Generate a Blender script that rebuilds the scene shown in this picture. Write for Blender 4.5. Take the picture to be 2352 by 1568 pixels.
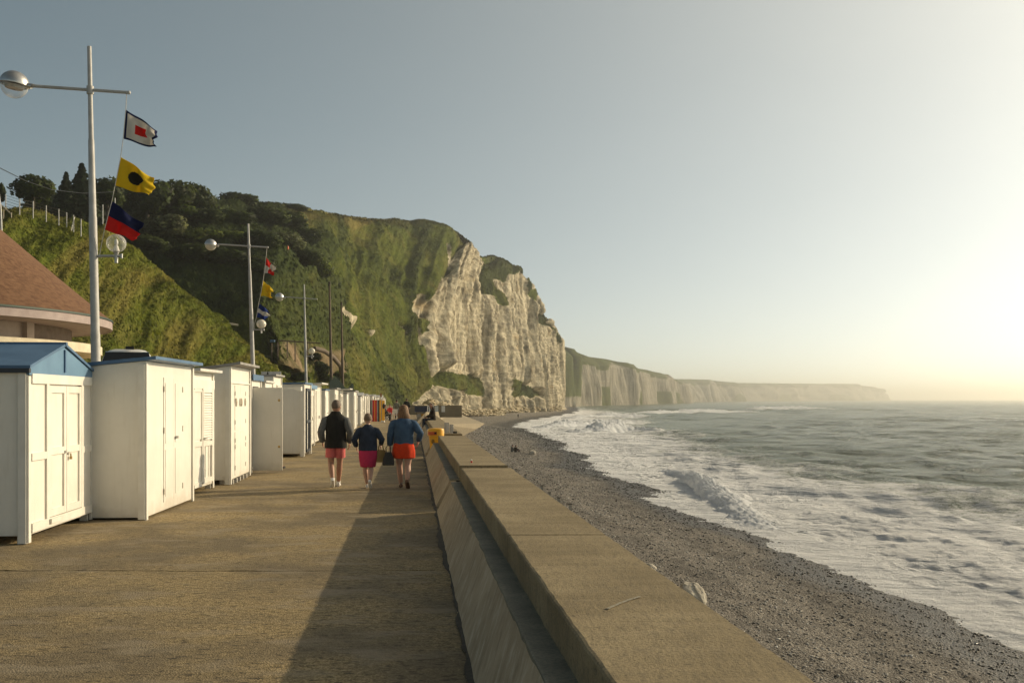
import bpy, math, random
import numpy as np
from mathutils import Vector, Matrix, Euler

for o in list(bpy.data.objects):
    bpy.data.objects.remove(o)
SC = bpy.context.scene
COL = SC.collection
R = math.radians

# ------------------------------------------------------------------ camera
FL, CX, HY, EYE = 2286.7, 1176.0, 916.0, 1.75      # focal length, principal column, horizon row, eye height
cam_d = bpy.data.cameras.new("camera")
cam = bpy.data.objects.new("camera", cam_d)
COL.objects.link(cam)
cam.location = (0, 0, EYE)
cam.rotation_euler = (R(90), 0, 0)
cam_d.sensor_width = 36
cam_d.lens = 35
cam_d.shift_y = 132 / 2352
cam_d.clip_start = 0.1
cam_d.clip_end = 60000
SC.camera = cam

# ------------------------------------------------------------------ sky, sun, exposure
SUN_AZ, SUN_EL = R(62), R(21.6)
SUN_DIR = Vector((math.sin(SUN_AZ) * math.cos(SUN_EL), math.cos(SUN_AZ) * math.cos(SUN_EL), math.sin(SUN_EL)))
world = bpy.data.worlds.new("World")
SC.world = world
world.use_nodes = True
wn = world.node_tree
sky = wn.nodes.new("ShaderNodeTexSky")
sky.sky_type = 'NISHITA'
sky.sun_disc = False
sky.sun_elevation = SUN_EL
sky.sun_rotation = SUN_AZ
sky.altitude = 0
sky.air_density = 0.4
sky.dust_density = 0.6
sky.ozone_density = 1.0
bg = wn.nodes["Background"]
bg.inputs[1].default_value = 0.0585
hsv = wn.nodes.new("ShaderNodeHueSaturation")
hsv.inputs['Saturation'].default_value = 0.68
wn.links.new(sky.outputs[0], hsv.inputs['Color'])
tintn = wn.nodes.new("ShaderNodeMix")
tintn.data_type = 'RGBA'
tintn.blend_type = 'MULTIPLY'
tintn.inputs[0].default_value = 1
tintn.inputs[7].default_value = (.93, 1.0, .96, 1)
wn.links.new(hsv.outputs[0], tintn.inputs[6])
wn.links.new(tintn.outputs[2], bg.inputs[0])
# high thin haze veil: brightest round the sun and towards the horizon, all round the sky
def wmath(op, a, b=0.0, clamp=False):
    nd = wn.nodes.new("ShaderNodeMath")
    nd.operation = op
    nd.use_clamp = clamp
    for k, v in ((0, a), (1, b)):
        if isinstance(v, bpy.types.NodeSocket):
            wn.links.new(v, nd.inputs[k])
        else:
            nd.inputs[k].default_value = v
    return nd.outputs[0]
wtc = wn.nodes.new("ShaderNodeTexCoord")
wdot = wn.nodes.new("ShaderNodeVectorMath")
wdot.operation = 'DOT_PRODUCT'
wn.links.new(wtc.outputs['Generated'], wdot.inputs[0])
wdot.inputs[1].default_value = SUN_DIR
wsep = wn.nodes.new("ShaderNodeSeparateXYZ")
wn.links.new(wtc.outputs['Generated'], wsep.inputs[0])
aur = wmath('EXPONENT', wmath('MULTIPLY', wmath('ARCCOSINE', wmath('MINIMUM', wdot.outputs['Value'], .99999)), -1 / .4))
hor = wmath('EXPONENT', wmath('MULTIPLY', wmath('MAXIMUM', wsep.outputs[2], 0.0), -8.0))
low = wmath('EXPONENT', wmath('MULTIPLY', wmath('MAXIMUM', wsep.outputs[2], 0.0), -2.4))
def wscale(col, f):
    nd = wn.nodes.new("ShaderNodeVectorMath")
    nd.operation = 'SCALE'
    nd.inputs[0].default_value = col
    wn.links.new(f, nd.inputs[3])
    return nd.outputs[0]
def wadd(a, b):
    nd = wn.nodes.new("ShaderNodeVectorMath")
    nd.operation = 'ADD'
    wn.links.new(a, nd.inputs[0])
    if isinstance(b, bpy.types.NodeSocket):
        wn.links.new(b, nd.inputs[1])
    else:
        nd.inputs[1].default_value = b
    return nd.outputs[0]
wnz = wn.nodes.new("ShaderNodeTexNoise")
wmp = wn.nodes.new("ShaderNodeMapping")
wmp.inputs['Scale'].default_value = (1.2, 1.2, 3.2)
wn.links.new(wtc.outputs['Generated'], wmp.inputs[0])
wn.links.new(wmp.outputs[0], wnz.inputs['Vector'])
wnz.inputs['Scale'].default_value = 2.2
wnz.inputs['Detail'].default_value = 4
uneven = wmath('ADD', wmath('MULTIPLY', wnz.outputs['Fac'], .16), .92)
veil = wadd(wadd(wscale((2.42, 2.16, 1.68), wmath('MULTIPLY', aur, uneven)), wscale((.35, .24, .07), hor)), wscale((.004, .105, .155), low))
bg2 = wn.nodes.new("ShaderNodeBackground")
wn.links.new(veil, bg2.inputs[0])
bg2.inputs[1].default_value = 1.0
wadder = wn.nodes.new("ShaderNodeAddShader")
wn.links.new(bg.outputs[0], wadder.inputs[0])
wn.links.new(bg2.outputs[0], wadder.inputs[1])
wn.links.new(wadder.outputs[0], wn.nodes["World Output"].inputs[0])
sl = bpy.data.lights.new("sun", 'SUN')
sl.energy = 4.2
sl.angle = R(0.55)
sl.color = (1.0, 0.82, 0.55)
sun = bpy.data.objects.new("sun", sl)
COL.objects.link(sun)
sun.rotation_euler = SUN_DIR.to_track_quat('Z', 'Y').to_euler()
SC.view_settings.view_transform = 'Standard'
SC.view_settings.look = 'None'
SC.view_settings.gamma = 1
SC.view_settings.use_curve_mapping = False
SC.view_settings.exposure = 0.12
SC.render.engine = 'CYCLES'
SC.cycles.use_denoising = True
SC.cycles.max_bounces = 6
SC.cycles.transparent_max_bounces = 8
SC.cycles.volume_bounces = 0

rng = np.random.default_rng(7)
rnd = random.Random(5)

# ------------------------------------------------------------------ helpers
def W(px, py, d):
    return ((px - CX) * d / FL, d, EYE - (py - HY) * d / FL)

def proj(P):
    P = np.asarray(P, float)
    return CX + FL * P[..., 0] / P[..., 1], HY + FL * (EYE - P[..., 2]) / P[..., 1]

def S(r, g, b):
    f = lambda c: (c / 255 / 12.92) if c / 255 <= .04045 else ((c / 255 + .055) / 1.055) ** 2.4
    return (f(r), f(g), f(b), 1)

def vnoise(P, seed=0):
    P = np.asarray(P, float)
    i = np.floor(P).astype(np.int64)
    f = P - i
    f = f * f * f * (f * (f * 6 - 15) + 10)
    def h(x, y, z):
        n = (x * 374761393 + y * 668265263 + z * 1274126177 + seed * 974634777) & 0xffffffff
        n = ((n ^ (n >> 13)) * 1274126177) & 0xffffffff
        n = (n ^ (n >> 16)) & 0xffffffff
        return n / 2147483648.0 - 1
    x, y, z = i[:, 0], i[:, 1], i[:, 2]
    fx, fy, fz = f[:, 0], f[:, 1], f[:, 2]
    l = lambda a, b, t: a + (b - a) * t
    return l(l(l(h(x, y, z), h(x + 1, y, z), fx), l(h(x, y + 1, z), h(x + 1, y + 1, z), fx), fy),
             l(l(h(x, y, z + 1), h(x + 1, y, z + 1), fx), l(h(x, y + 1, z + 1), h(x + 1, y + 1, z + 1), fx), fy), fz)

def fbm(P, octv=4, seed=0, gain=.5):
    P = np.asarray(P, float)
    a, s, t = 1.0, 0, 0
    for k in range(octv):
        s = s + a * vnoise(P * 2 ** k + k * 17.3, seed + k)
        t += a
        a *= gain
    return s / t * 1.6

def sstep(a, b, x):
    t = np.clip((x - a) / (b - a), 0, 1)
    return t * t * (3 - 2 * t)

def raw_mesh(name, V, F, attrs=None, smooth=True):
    """V (n,3); F (m,3|4) arrays -> mesh"""
    V = np.asarray(V, np.float32)
    F = np.asarray(F, np.int32)
    me = bpy.data.meshes.new(name)
    me.vertices.add(len(V))
    me.vertices.foreach_set("co", V.ravel())
    k = F.shape[1]
    me.loops.add(F.size)
    me.loops.foreach_set("vertex_index", F.ravel())
    me.polygons.add(len(F))
    me.polygons.foreach_set("loop_start", np.arange(0, F.size, k, dtype=np.int32))
    me.polygons.foreach_set("use_smooth", np.full(len(F), smooth))
    me.update(calc_edges=True)
    for an, av in (attrs or {}).items():
        av = np.asarray(av, np.float32)
        if av.ndim == 2:
            c = me.color_attributes.new(an, 'FLOAT_COLOR', 'POINT')
            if av.shape[1] == 3:
                av = np.c_[av, np.ones(len(av), np.float32)]
            c.data.foreach_set("color", av.astype(np.float32).ravel())
        else:
            c = me.attributes.new(an, 'FLOAT', 'POINT')
            c.data.foreach_set("value", av)
    return me

def catmull(A, n):
    """A (k, ...) -> n samples of a Catmull-Rom curve through the rows"""
    A = np.asarray(A, float)
    k = len(A)
    P = np.concatenate([2 * A[:1] - A[1:2], A, 2 * A[-1:] - A[-2:-1]])
    tt = np.linspace(0, k - 1, n)
    i = np.minimum(tt.astype(int), k - 2)
    f = (tt - i).reshape((-1,) + (1,) * (A.ndim - 1))
    p0, p1, p2, p3 = P[i], P[i + 1], P[i + 2], P[i + 3]
    return .5 * ((2 * p1) + (-p0 + p2) * f + (2 * p0 - 5 * p1 + 4 * p2 - p3) * f ** 2 + (-p0 + 3 * p1 - 3 * p2 + p3) * f ** 3)

def grid_faces(nu, nv):
    a = np.arange(nu * nv).reshape(nu, nv)
    return np.stack([a[:-1, :-1], a[1:, :-1], a[1:, 1:], a[:-1, 1:]], -1).reshape(-1, 4)

def link(name, me, m=None, parent=None, **kw):
    o = bpy.data.objects.new(name, me)
    COL.objects.link(o)
    if m is not None and me is not None:
        for mm in (m if isinstance(m, (list, tuple)) else [m]):
            me.materials.append(mm)
    if parent is not None:
        o.parent = parent
    for k, v in kw.items():
        o[k] = v
    return o

def thing(name, label, cat, loc=(0, 0, 0), rz=0.0, group=None):
    o = bpy.data.objects.new(name, None)
    COL.objects.link(o)
    o.location = loc
    o.rotation_euler = (0, 0, rz)
    o['label'] = label
    o['category'] = cat
    if group:
        o['group'] = group
    return o

def tag(o, label, cat, group=None):
    o['label'] = label
    o['category'] = cat
    if group:
        o['group'] = group
    return o

def rotm(rx=0, ry=0, rz=0):
    return np.array(Euler((rx, ry, rz)).to_matrix())

class MB:
    def __init__(s):
        s.v, s.f, s.m, s.n = [], [], [], 0
    def add(s, V, F, mi=0):
        V = np.asarray(V, float)
        s.v.append(V)
        for f in F:
            s.f.append([int(i) + s.n for i in f])
            s.m.append(mi)
        s.n += len(V)
        return s
    def box(s, c, d, rot=None, mi=0, taper=1.0):
        x, y, z = d[0] / 2, d[1] / 2, d[2] / 2
        t = taper
        V = np.array([(-x, -y, -z), (x, -y, -z), (x, y, -z), (-x, y, -z), (-x * t, -y * t, z), (x * t, -y * t, z), (x * t, y * t, z), (-x * t, y * t, z)])
        if rot is not None:
            V = V @ np.asarray(rot).T
        return s.add(V + np.array(c), [(0, 3, 2, 1), (4, 5, 6, 7), (0, 1, 5, 4), (1, 2, 6, 5), (2, 3, 7, 6), (3, 0, 4, 7)], mi)
    def bx(s, x0, x1, y0, y1, z0, z1, mi=0):
        return s.box(((x0 + x1) / 2, (y0 + y1) / 2, (z0 + z1) / 2), (x1 - x0, y1 - y0, z1 - z0), None, mi)
    def prism(s, poly, x0, x1, axis=0, mi=0):
        """polygon of (a,b) extruded along an axis"""
        k = len(poly)
        def p(t, a, b):
            return (t, a, b) if axis == 0 else ((a, t, b) if axis == 1 else (a, b, t))
        V = [p(x0, a, b) for a, b in poly] + [p(x1, a, b) for a, b in poly]
        F = [list(range(k))[::-1], list(range(k, 2 * k))]
        F += [(i, (i + 1) % k, k + (i + 1) % k, k + i) for i in range(k)]
        return s.add(V, F, mi)
    def loft(s, rings, cap=True, closed=True, mi=0):
        n = len(rings[0])
        V = np.concatenate([np.asarray(r, float) for r in rings])
        F = []
        for i in range(len(rings) - 1):
            for j in range(n if closed else n - 1):
                a, b = i * n + j, i * n + (j + 1) % n
                F.append((a, b, b + n, a + n))
        if cap and closed:
            F.append(list(range(n))[::-1])
            F.append([(len(rings) - 1) * n + j for j in range(n)])
        return s.add(V, F, mi)
    def tube(s, path, rad, n=10, mi=0, cap=True, flat=(1, 1)):
        path = [Vector(p) for p in path]
        if not isinstance(rad, (list, tuple)):
            rad = [rad] * len(path)
        rings = []
        up = None
        for i, p in enumerate(path):
            a = path[max(i - 1, 0)]
            b = path[min(i + 1, len(path) - 1)]
            t = (b - a).normalized()
            if up is None:
                up = Vector((0, 0, 1)) if abs(t.z) < .9 else Vector((0, 1, 0))
            x = up.cross(t).normalized()
            up = t.cross(x).normalized()
            rings.append([p + (x * math.cos(q) * flat[0] + up * math.sin(q) * flat[1]) * rad[i] for q in np.linspace(0, 2 * math.pi, n, endpoint=False)])
        return s.loft(rings, cap, mi=mi)
    def lathe(s, prof, n=24, c=(0, 0, 0), mi=0, a0=0, a1=2 * math.pi):
        full = abs(a1 - a0) > 6.28
        an = np.linspace(a0, a1, n, endpoint=not full)
        rings = [[(c[0] + r * math.cos(a), c[1] + r * math.sin(a), c[2] + z) for a in an] for r, z in prof]
        return s.loft(rings, cap=False, closed=full, mi=mi)
    def sphere(s, c, r, nu=16, nv=10, mi=0, rot=None):
        r = np.array(r if hasattr(r, '__len__') else (r, r, r), float)
        rings = []
        for j in range(1, nv):
            t = math.pi * j / nv
            ring = np.array([(math.sin(t) * math.cos(a), math.sin(t) * math.sin(a), -math.cos(t)) for a in np.linspace(0, 2 * math.pi, nu, endpoint=False)]) * r
            rings.append(ring)
        V = np.concatenate(rings + [[(0, 0, -r[2])], [(0, 0, r[2])]])
        if rot is not None:
            V = V @ np.asarray(rot).T
        F = []
        for i in range(nv - 2):
            for j in range(nu):
                a, b = i * nu + j, i * nu + (j + 1) % nu
                F.append((a, b, b + nu, a + nu))
        k = (nv - 1) * nu
        for j in range(nu):
            F.append(((j + 1) % nu, j, k))
            F.append(((nv - 2) * nu + j, (nv - 2) * nu + (j + 1) % nu, k + 1))
        return s.add(V + np.array(c, float), F, mi)
    def build(s, name, m, parent=None, smooth=False, bevel=0, **kw):
        me = bpy.data.meshes.new(name)
        V = np.concatenate(s.v)
        me.from_pydata(V.tolist(), [], s.f)
        me.polygons.foreach_set("material_index", s.m)
        me.polygons.foreach_set("use_smooth", [smooth] * len(s.f))
        o = link(name, me, m, parent, **kw)
        if smooth:
            try:
                me.set_sharp_from_angle(angle=R(50))
            except Exception:
                pass
        if bevel:
            b = o.modifiers.new("bevel", 'BEVEL')
            b.width = bevel
            b.segments = 2
            b.limit_method = 'ANGLE'
        me.update()
        return o

ICO = None
def ico():
    t = (1 + 5 ** .5) / 2
    V = np.array([(-1, t, 0), (1, t, 0), (-1, -t, 0), (1, -t, 0), (0, -1, t), (0, 1, t), (0, -1, -t), (0, 1, -t), (t, 0, -1), (t, 0, 1), (-t, 0, -1), (-t, 0, 1)], float)
    V /= np.linalg.norm(V[0])
    F = np.array([(0, 11, 5), (0, 5, 1), (0, 1, 7), (0, 7, 10), (0, 10, 11), (1, 5, 9), (5, 11, 4), (11, 10, 2), (10, 7, 6), (7, 1, 8), (3, 9, 4), (3, 4, 2), (3, 2, 6), (3, 6, 8), (3, 8, 9), (4, 9, 5), (2, 4, 11), (6, 2, 10), (8, 6, 7), (9, 8, 1)])
    return V, F
IV, IF = ico()

def blobs(P, scale, rot=True, jitter=.25):
    """many small icosahedra: P (n,3), scale (n,3) -> V, F, owner"""
    n = len(P)
    V = np.repeat(IV[None], n, 0) * (1 + jitter * rng.uniform(-1, 1, (n, 12, 1)))
    V = V * scale[:, None, :]
    if rot:
        a = rng.uniform(0, 2 * np.pi, n)
        c, s_ = np.cos(a)[:, None], np.sin(a)[:, None]
        x, y = V[..., 0].copy(), V[..., 1].copy()
        V[..., 0] = x * c - y * s_
        V[..., 1] = x * s_ + y * c
    V = V + P[:, None, :]
    F = IF[None] + 12 * np.arange(n)[:, None, None]
    return V.reshape(-1, 3), F.reshape(-1, 3), np.repeat(np.arange(n), 12)

def rock_mesh(name, r, seed, sub=4, rough=.24):
    import bmesh
    bm = bmesh.new()
    bmesh.ops.create_icosphere(bm, subdivisions=sub, radius=1)
    P = np.array([v.co for v in bm.verts])
    k = 1 + rough * fbm(P * 1.2 + seed * 9.1, 4, seed)
    P = P * k[:, None] * np.array(r)
    for v, p in zip(bm.verts, P):
        v.co = p
    me = bpy.data.meshes.new(name)
    bm.to_mesh(me)
    bm.free()
    return me

# ------------------------------------------------------------------ materials
class NT:
    def __init__(s, name):
        s.mat = bpy.data.materials.new(name)
        s.mat.use_nodes = True
        s.t = s.mat.node_tree
        s.b = s.t.nodes["Principled BSDF"]
        s.out = s.t.nodes["Material Output"]
    def n(s, typ, **kw):
        nd = s.t.nodes.new("ShaderNode" + typ)
        for k, v in kw.items():
            setattr(nd, k, v)
        return nd
    def L(s, a, b):
        s.t.links.new(a, b)
    def val(s, sock, v):
        if isinstance(v, bpy.types.NodeSocket):
            s.L(v, sock)
        else:
            sock.default_value = v
    def pos(s, kind='Position', scale=(1, 1, 1), rot=(0, 0, 0)):
        if kind == 'Position':
            o = s.n("NewGeometry").outputs['Position']
        else:
            o = s.n("TexCoord").outputs[kind]
        m = s.n("Mapping")
        m.inputs['Scale'].default_value = scale
        m.inputs['Rotation'].default_value = rot
        s.L(o, m.inputs[0])
        return m.outputs[0]
    def noise(s, vec, scale=5, detail=5, rough=.55, dist=0):
        nd = s.n("TexNoise")
        s.L(vec, nd.inputs['Vector'])
        nd.inputs['Scale'].default_value = scale
        nd.inputs['Detail'].default_value = detail
        nd.inputs['Roughness'].default_value = rough
        nd.inputs['Distortion'].default_value = dist
        return nd.outputs['Fac']
    def vor(s, vec, scale=5, feature='F1', out='Distance', rand=1):
        nd = s.n("TexVoronoi", feature=feature)
        s.L(vec, nd.inputs['Vector'])
        nd.inputs['Scale'].default_value = scale
        nd.inputs['Randomness'].default_value = rand
        return nd.outputs[out]
    def ramp(s, fac, stops, interp='LINEAR'):
        nd = s.n("ValToRGB")
        cr = nd.color_ramp
        cr.interpolation = interp
        while len(cr.elements) < len(stops):
            cr.elements.new(.5)
        for e, (p, c) in zip(cr.elements, stops):
            e.position = p
            e.color = c if hasattr(c, '__len__') else (c, c, c, 1)
        s.val(nd.inputs[0], fac)
        return nd.outputs[0]
    def mix(s, fac, a, b, mode='MIX'):
        nd = s.n("Mix", data_type='RGBA', blend_type=mode)
        s.val(nd.inputs[0], fac)
        s.val(nd.inputs[6], a)
        s.val(nd.inputs[7], b)
        return nd.outputs[2]
    def math(s, op, a, b=0.0, clamp=False):
        nd = s.n("Math", operation=op, use_clamp=clamp)
        s.val(nd.inputs[0], a)
        s.val(nd.inputs[1], b)
        return nd.outputs[0]
    def attr(s, name, out='Fac'):
        nd = s.n("Attribute", attribute_name=name)
        return nd.outputs[out]
    def bump(s, h, strength=.5, dist=.02, normal=None):
        nd = s.n("Bump")
        nd.inputs['Strength'].default_value = strength
        nd.inputs['Distance'].default_value = dist
        s.L(h, nd.inputs['Height'])
        if normal is not None:
            s.L(normal, nd.inputs['Normal'])
        return nd.outputs[0]
    def set(s, col=None, rough=None, metal=None, normal=None, spec=None, **kw):
        b = s.b.inputs
        if col is not None: s.val(b['Base Color'], col)
        if rough is not None: s.val(b['Roughness'], rough)
        if metal is not None: s.val(b['Metallic'], metal)
        if normal is not None: s.val(b['Normal'], normal)
        if spec is not None: s.val(b['Specular IOR Level'], spec)
        for k, v in kw.items():
            s.val(b[k], v)
        return s.mat

def c4(r, g, b):
    return (r, g, b, 1)

def pbr(name, c1, c2=None, scale=6, rough=.7, metal=0, bump=0, bscale=60, coord='Object', stretch=(1, 1, 1), spec=.4, lo=.35, hi=.65, sheen=0):
    t = NT(name)
    p = t.pos(coord, stretch)
    if c2 is None:
        c2 = tuple(x * .82 for x in c1[:3])
    c1, c2 = c4(*c1[:3]), c4(*c2[:3])
    f = t.noise(p, scale, 6, .6)
    col = t.ramp(f, [(lo, c1), (hi, c2)])
    nrm = None
    if bump:
        nrm = t.bump(t.noise(p, bscale, 4, .6), bump, .01)
    t.set(col, rough, metal, nrm, spec)
    return t.mat

m_white = []
for i, (a, b) in enumerate([((.75, .72, .645), (.66, .625, .55)), ((.73, .70, .63), (.64, .61, .54)), ((.77, .745, .68), (.67, .645, .58))]):
    t = NT("white_paint")
    p = t.pos('Object')
    f = t.noise(p, 1.3, 7, .65)
    col = t.ramp(f, [(.38, c4(*a)), (.72, c4(*b))])
    ps = t.pos('Object', (5, 5, .5))
    st = t.noise(ps, 3, 5, .6)
    col = t.mix(t.ramp(st, [(.56, 0.0), (.75, .35)]), col, c4(.55, .51, .43))
    spz = t.n('SeparateXYZ'); t.L(p, spz.inputs[0])
    gr = t.math('ADD', spz.outputs[2], t.math('MULTIPLY', t.noise(p, 3.5, 5, .65), .55))
    col = t.mix(t.ramp(gr, [(.22, .55), (.52, 0.0)]), col, c4(.40, .34, .25))
    rust = t.noise(p, 5, 6, .7)
    col = t.mix(t.ramp(rust, [(.70, 0.0), (.76, .75)]), col, c4(.36, .24, .13))
    t.set(col, .5, 0, t.bump(t.noise(p, 30, 4, .6), .12, .01), .4)
    m_white.append(t.mat)
m_trim = pbr("white_trim_paint", (.75, .72, .65), (.66, .63, .56), 3, .5, bump=.1)
m_blue = pbr("blue_roof_paint", (.085, .16, .27), (.06, .12, .21), 3, .45, bump=.12)
m_bluelt = pbr("blue_gable_paint", (.13, .24, .36), (.10, .19, .30), 2, .5, bump=.12)
m_grey = pbr("grey_roof_felt", (.30, .29, .27), (.20, .19, .18), 4, .8, bump=.3)
m_roofw = pbr("pale_roof_paint", (.62, .60, .55), (.50, .48, .44), 4, .6, bump=.1)
m_doorshade = pbr("painted_interior_shade", (.03, .028, .025), None, 5, .8)
m_darkframe = pbr("dark_frame_paint", (.035, .04, .05), None, 5, .5)
m_orange = pbr("orange_board", (.40, .20, .07), (.3, .14, .05), 5, .6)
m_steel = pbr("galvanised_steel", (.50, .49, .46), (.40, .39, .37), 9, .42, .55, bump=.05)
m_pole = pbr("grey_painted_pole", (.46, .45, .43), (.36, .35, .33), 5, .5, .0, bump=.05)
m_chrome = pbr("aluminium_shade", (.62, .60, .56), (.5, .48, .45), 8, .3, .85)
m_iron = pbr("rusty_iron", (.10, .085, .065), (.055, .045, .035), 9, .75, .2, bump=.3)
m_wood = pbr("weathered_timber", (.15, .11, .075), (.09, .065, .045), 8, .8, bump=.4)
m_woodlt = pbr("pale_timber", (.42, .37, .29), (.33, .28, .21), 8, .8, bump=.3)
m_brass = pbr("brass_lock", (.50, .36, .14), (.35, .24, .1), 12, .4, .8)
m_rope = pbr("white_rope", (.55, .52, .46), None, 20, .9)
m_yellow = pbr("yellow_plastic", (.78, .40, .02), (.70, .34, .015), 4, .38)
m_orangered = pbr("orange_red_label", (.62, .10, .015), None, 5, .5)
m_black = pbr("black_plastic", (.012, .012, .012), None, 5, .5)
m_cream = pbr("cream_render", (.66, .58, .42), (.56, .48, .34), 3, .8, bump=.15)
m_pink = pbr("mauve_fascia_paint", (.36, .29, .27), (.29, .23, .215), 3, .7)
m_brownwall = pbr("brown_cladding", (.16, .12, .09), (.11, .08, .06), 3, .8)
m_pinkwall = pbr("pinkish_render", (.36, .29, .24), (.30, .24, .20), 3, .8)
m_blind = pbr("window_blind", (.30, .27, .245), (.24, .215, .19), 3, .6)
m_vanwhite = pbr("van_white_paint", (.74, .73, .70), None, 3, .3)
m_canvas_dark = pbr("dark_canvas", (.035, .037, .05), (.022, .024, .035), 6, .8)
m_green_fence = pbr("dark_green_fence_paint", (.022, .045, .03), None, 6, .6)

def glass_mat(name, col=(.9, .9, .88), rough=.03, alpha=.25):
    t = NT(name)
    t.set(c4(*col), rough, 0, None, .6)
    tr = t.n("BsdfTransparent")
    lw = t.n("LayerWeight")
    lw.inputs[0].default_value = .35
    f = t.math('ADD', t.math('MULTIPLY', lw.outputs['Facing'], .55), alpha, True)
    mx = t.n("MixShader")
    t.L(f, mx.inputs[0]); t.L(tr.outputs[0], mx.inputs[1]); t.L(t.b.outputs[0], mx.inputs[2])
    t.L(mx.outputs[0], t.out.inputs[0])
    return t.mat
m_glass = glass_mat("clear_globe_glass", (.75, .74, .70), .08, .10)
m_frost = glass_mat("milky_globe_glass", (.78, .73, .60), .25, .55)
t = NT("window_glass"); m_pane = t.set(c4(.03, .03, .03), .06, 0, None, .8)
t = NT("dark_window_glass"); m_vanglass = t.set(c4(.01, .011, .012), .05, 0, None, .8)

# cloth and skin
def cloth(name, c, var=.75, scale=9, rough=.9):
    t = NT(name)
    p = t.pos('Object')
    f = t.noise(p, scale, 5, .6)
    col = t.ramp(f, [(.35, c4(*c)), (.68, c4(*[x * var for x in c]))])
    w = t.noise(t.pos('Object', (1, 1, .35)), 26, 3, .6)
    t.set(col, rough, 0, t.bump(w, .5, .02), .2)
    return t.mat
m_skin = pbr("skin", (.42, .23, .15), (.36, .185, .12), 6, .55)
m_skinlt = pbr("pale_skin", (.50, .31, .23), (.44, .26, .19), 6, .55)
m_black_vest = cloth("charcoal_cloth", (.022, .021, .019))
m_greyknit = cloth("grey_knit", (.14, .14, .135), .8)
m_pinkcloth = cloth("salmon_pink_cloth", (.64, .155, .145), .88)
m_navy = cloth("navy_denim", (.030, .040, .065), .65)
m_denim = cloth("blue_denim", (.055, .098, .165), .7)
m_magenta = cloth("magenta_cloth", (.50, .035, .10), .85)
m_red = cloth("red_orange_cloth", (.62, .05, .012), .8)
m_redcloth = cloth("red_cloth", (.5, .04, .04), .8)
m_olive = cloth("olive_grey_cloth", (.16, .16, .12), .8)
m_darkblue = cloth("dark_jeans", (.02, .028, .045), .8)
m_browncoat = cloth("dark_brown_coat", (.028, .020, .015), .8)
m_white_shoe = pbr("white_shoe", (.72, .70, .66), None, 10, .6)
m_sandal = pbr("brown_sandal", (.13, .07, .04), None, 10, .7)
m_tan = cloth("tan_canvas", (.28, .19, .075), .8)
m_bag = pbr("black_leather", (.02, .016, .013), None, 10, .5)
m_hair_grey = pbr("grey_brown_hair", (.17, .12, .09), (.09, .065, .05), 30, .7, stretch=(3, 3, .6), bump=.6)
m_hair_short = pbr("short_grey_blond_hair", (.24, .16, .10), (.12, .085, .06), 30, .7, stretch=(3, 3, .6), bump=.6)
m_hair_blond = pbr("brown_blond_hair", (.24, .13, .055), (.07, .035, .018), 26, .65, stretch=(3, 3, .35), bump=.7)
m_hair_dark = pbr("dark_brown_hair", (.03, .017, .01), None, 26, .6, stretch=(3, 3, .35), bump=.6)
# ------------------------------------------------------------------ haze (the sea air)
t = NT("sea_haze")
t.t.nodes.remove(t.b)
pv = t.n("VolumePrincipled")
pv.inputs['Color'].default_value = (1, .98, .88, 1)
pv.inputs['Density'].default_value = 0.0003
pv.inputs['Anisotropy'].default_value = 0.68
t.L(pv.outputs[0], t.out.inputs['Volume'])
hz = MB().bx(-9000, 21000, -300, 21000, -11, 92).build("haze", t.mat, kind="stuff")

# ------------------------------------------------------------------ promenade surface
t = NT("worn_asphalt")
p = t.pos()
big = t.noise(p, .55, 6, .6)
fine = t.math('ADD', t.math('MULTIPLY', t.noise(p, 60, 4, .7), .55), t.math('MULTIPLY', t.noise(p, 21, 4, .7), .45))
peb = t.vor(p, 70, out='Color')
peb = t.math('MULTIPLY', t.ramp(peb, [(0, 0.0), (1, 1.0)]), 1)
col = t.ramp(fine, [(.36, c4(.062, .044, .019)), (.50, c4(.27, .202, .098)), (.64, c4(.47, .37, .21))])
col = t.mix(t.ramp(big, [(.42, 0.0), (.58, .65)]), col, c4(.11, .090, .063))
spk = t.vor(p, 24, out='Distance')
col = t.mix(t.ramp(spk, [(.03, .6), (.10, 0.0)]), col, c4(.40, .35, .27))
dk = t.noise(t.pos('Position', (1, 2.2, 1)), 9, 5, .65)
col = t.mix(t.ramp(dk, [(.55, 0.0), (.63, .8)]), col, c4(.045, .037, .026))
pat = t.noise(t.pos('Position', (.8, 1.6, 1)), 1.7, 4, .55)
col = t.mix(t.ramp(pat, [(.52, 0.0), (.66, .6)]), col, c4(.27, .225, .155))
h = t.math('ADD', t.math('MULTIPLY', fine, 1.0), t.math('MULTIPLY', t.vor(p, 75), .8))
m_asphalt = t.set(col, .88, 0, t.bump(h, .9, .006), .25)
m_crack = pbr("dark_joint_filling", (.03, .025, .018), (.06, .05, .035), 20, .9, coord='Position')
t = NT("inland_ground")
p = t.pos()
col = t.ramp(t.noise(p, .4, 7, .65), [(.35, c4(.10, .09, .065)), (.65, c4(.07, .075, .035))])
m_ground = t.set(col, .95, 0, None, .1)

WX = lambda x0, Y: x0 - .1 * Y           # lines parallel to the sea wall
# base ground below the promenade slabs, reaching inland under the hills
gv = []
gys = [-60, 0, 60, 120, 200, 300, 340]
for Y in gys:
    gv += [(-400, Y, -.03), (WX(.9, Y) if Y < 70 else WX(.9, Y) + 0, Y, -.03)]
gf = [(2 * i, 2 * i + 1, 2 * i + 3, 2 * i + 2) for i in range(len(gys) - 1)]
link("ground", raw_mesh("ground", gv, np.array(gf), smooth=False), m_ground, kind="structure")

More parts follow.
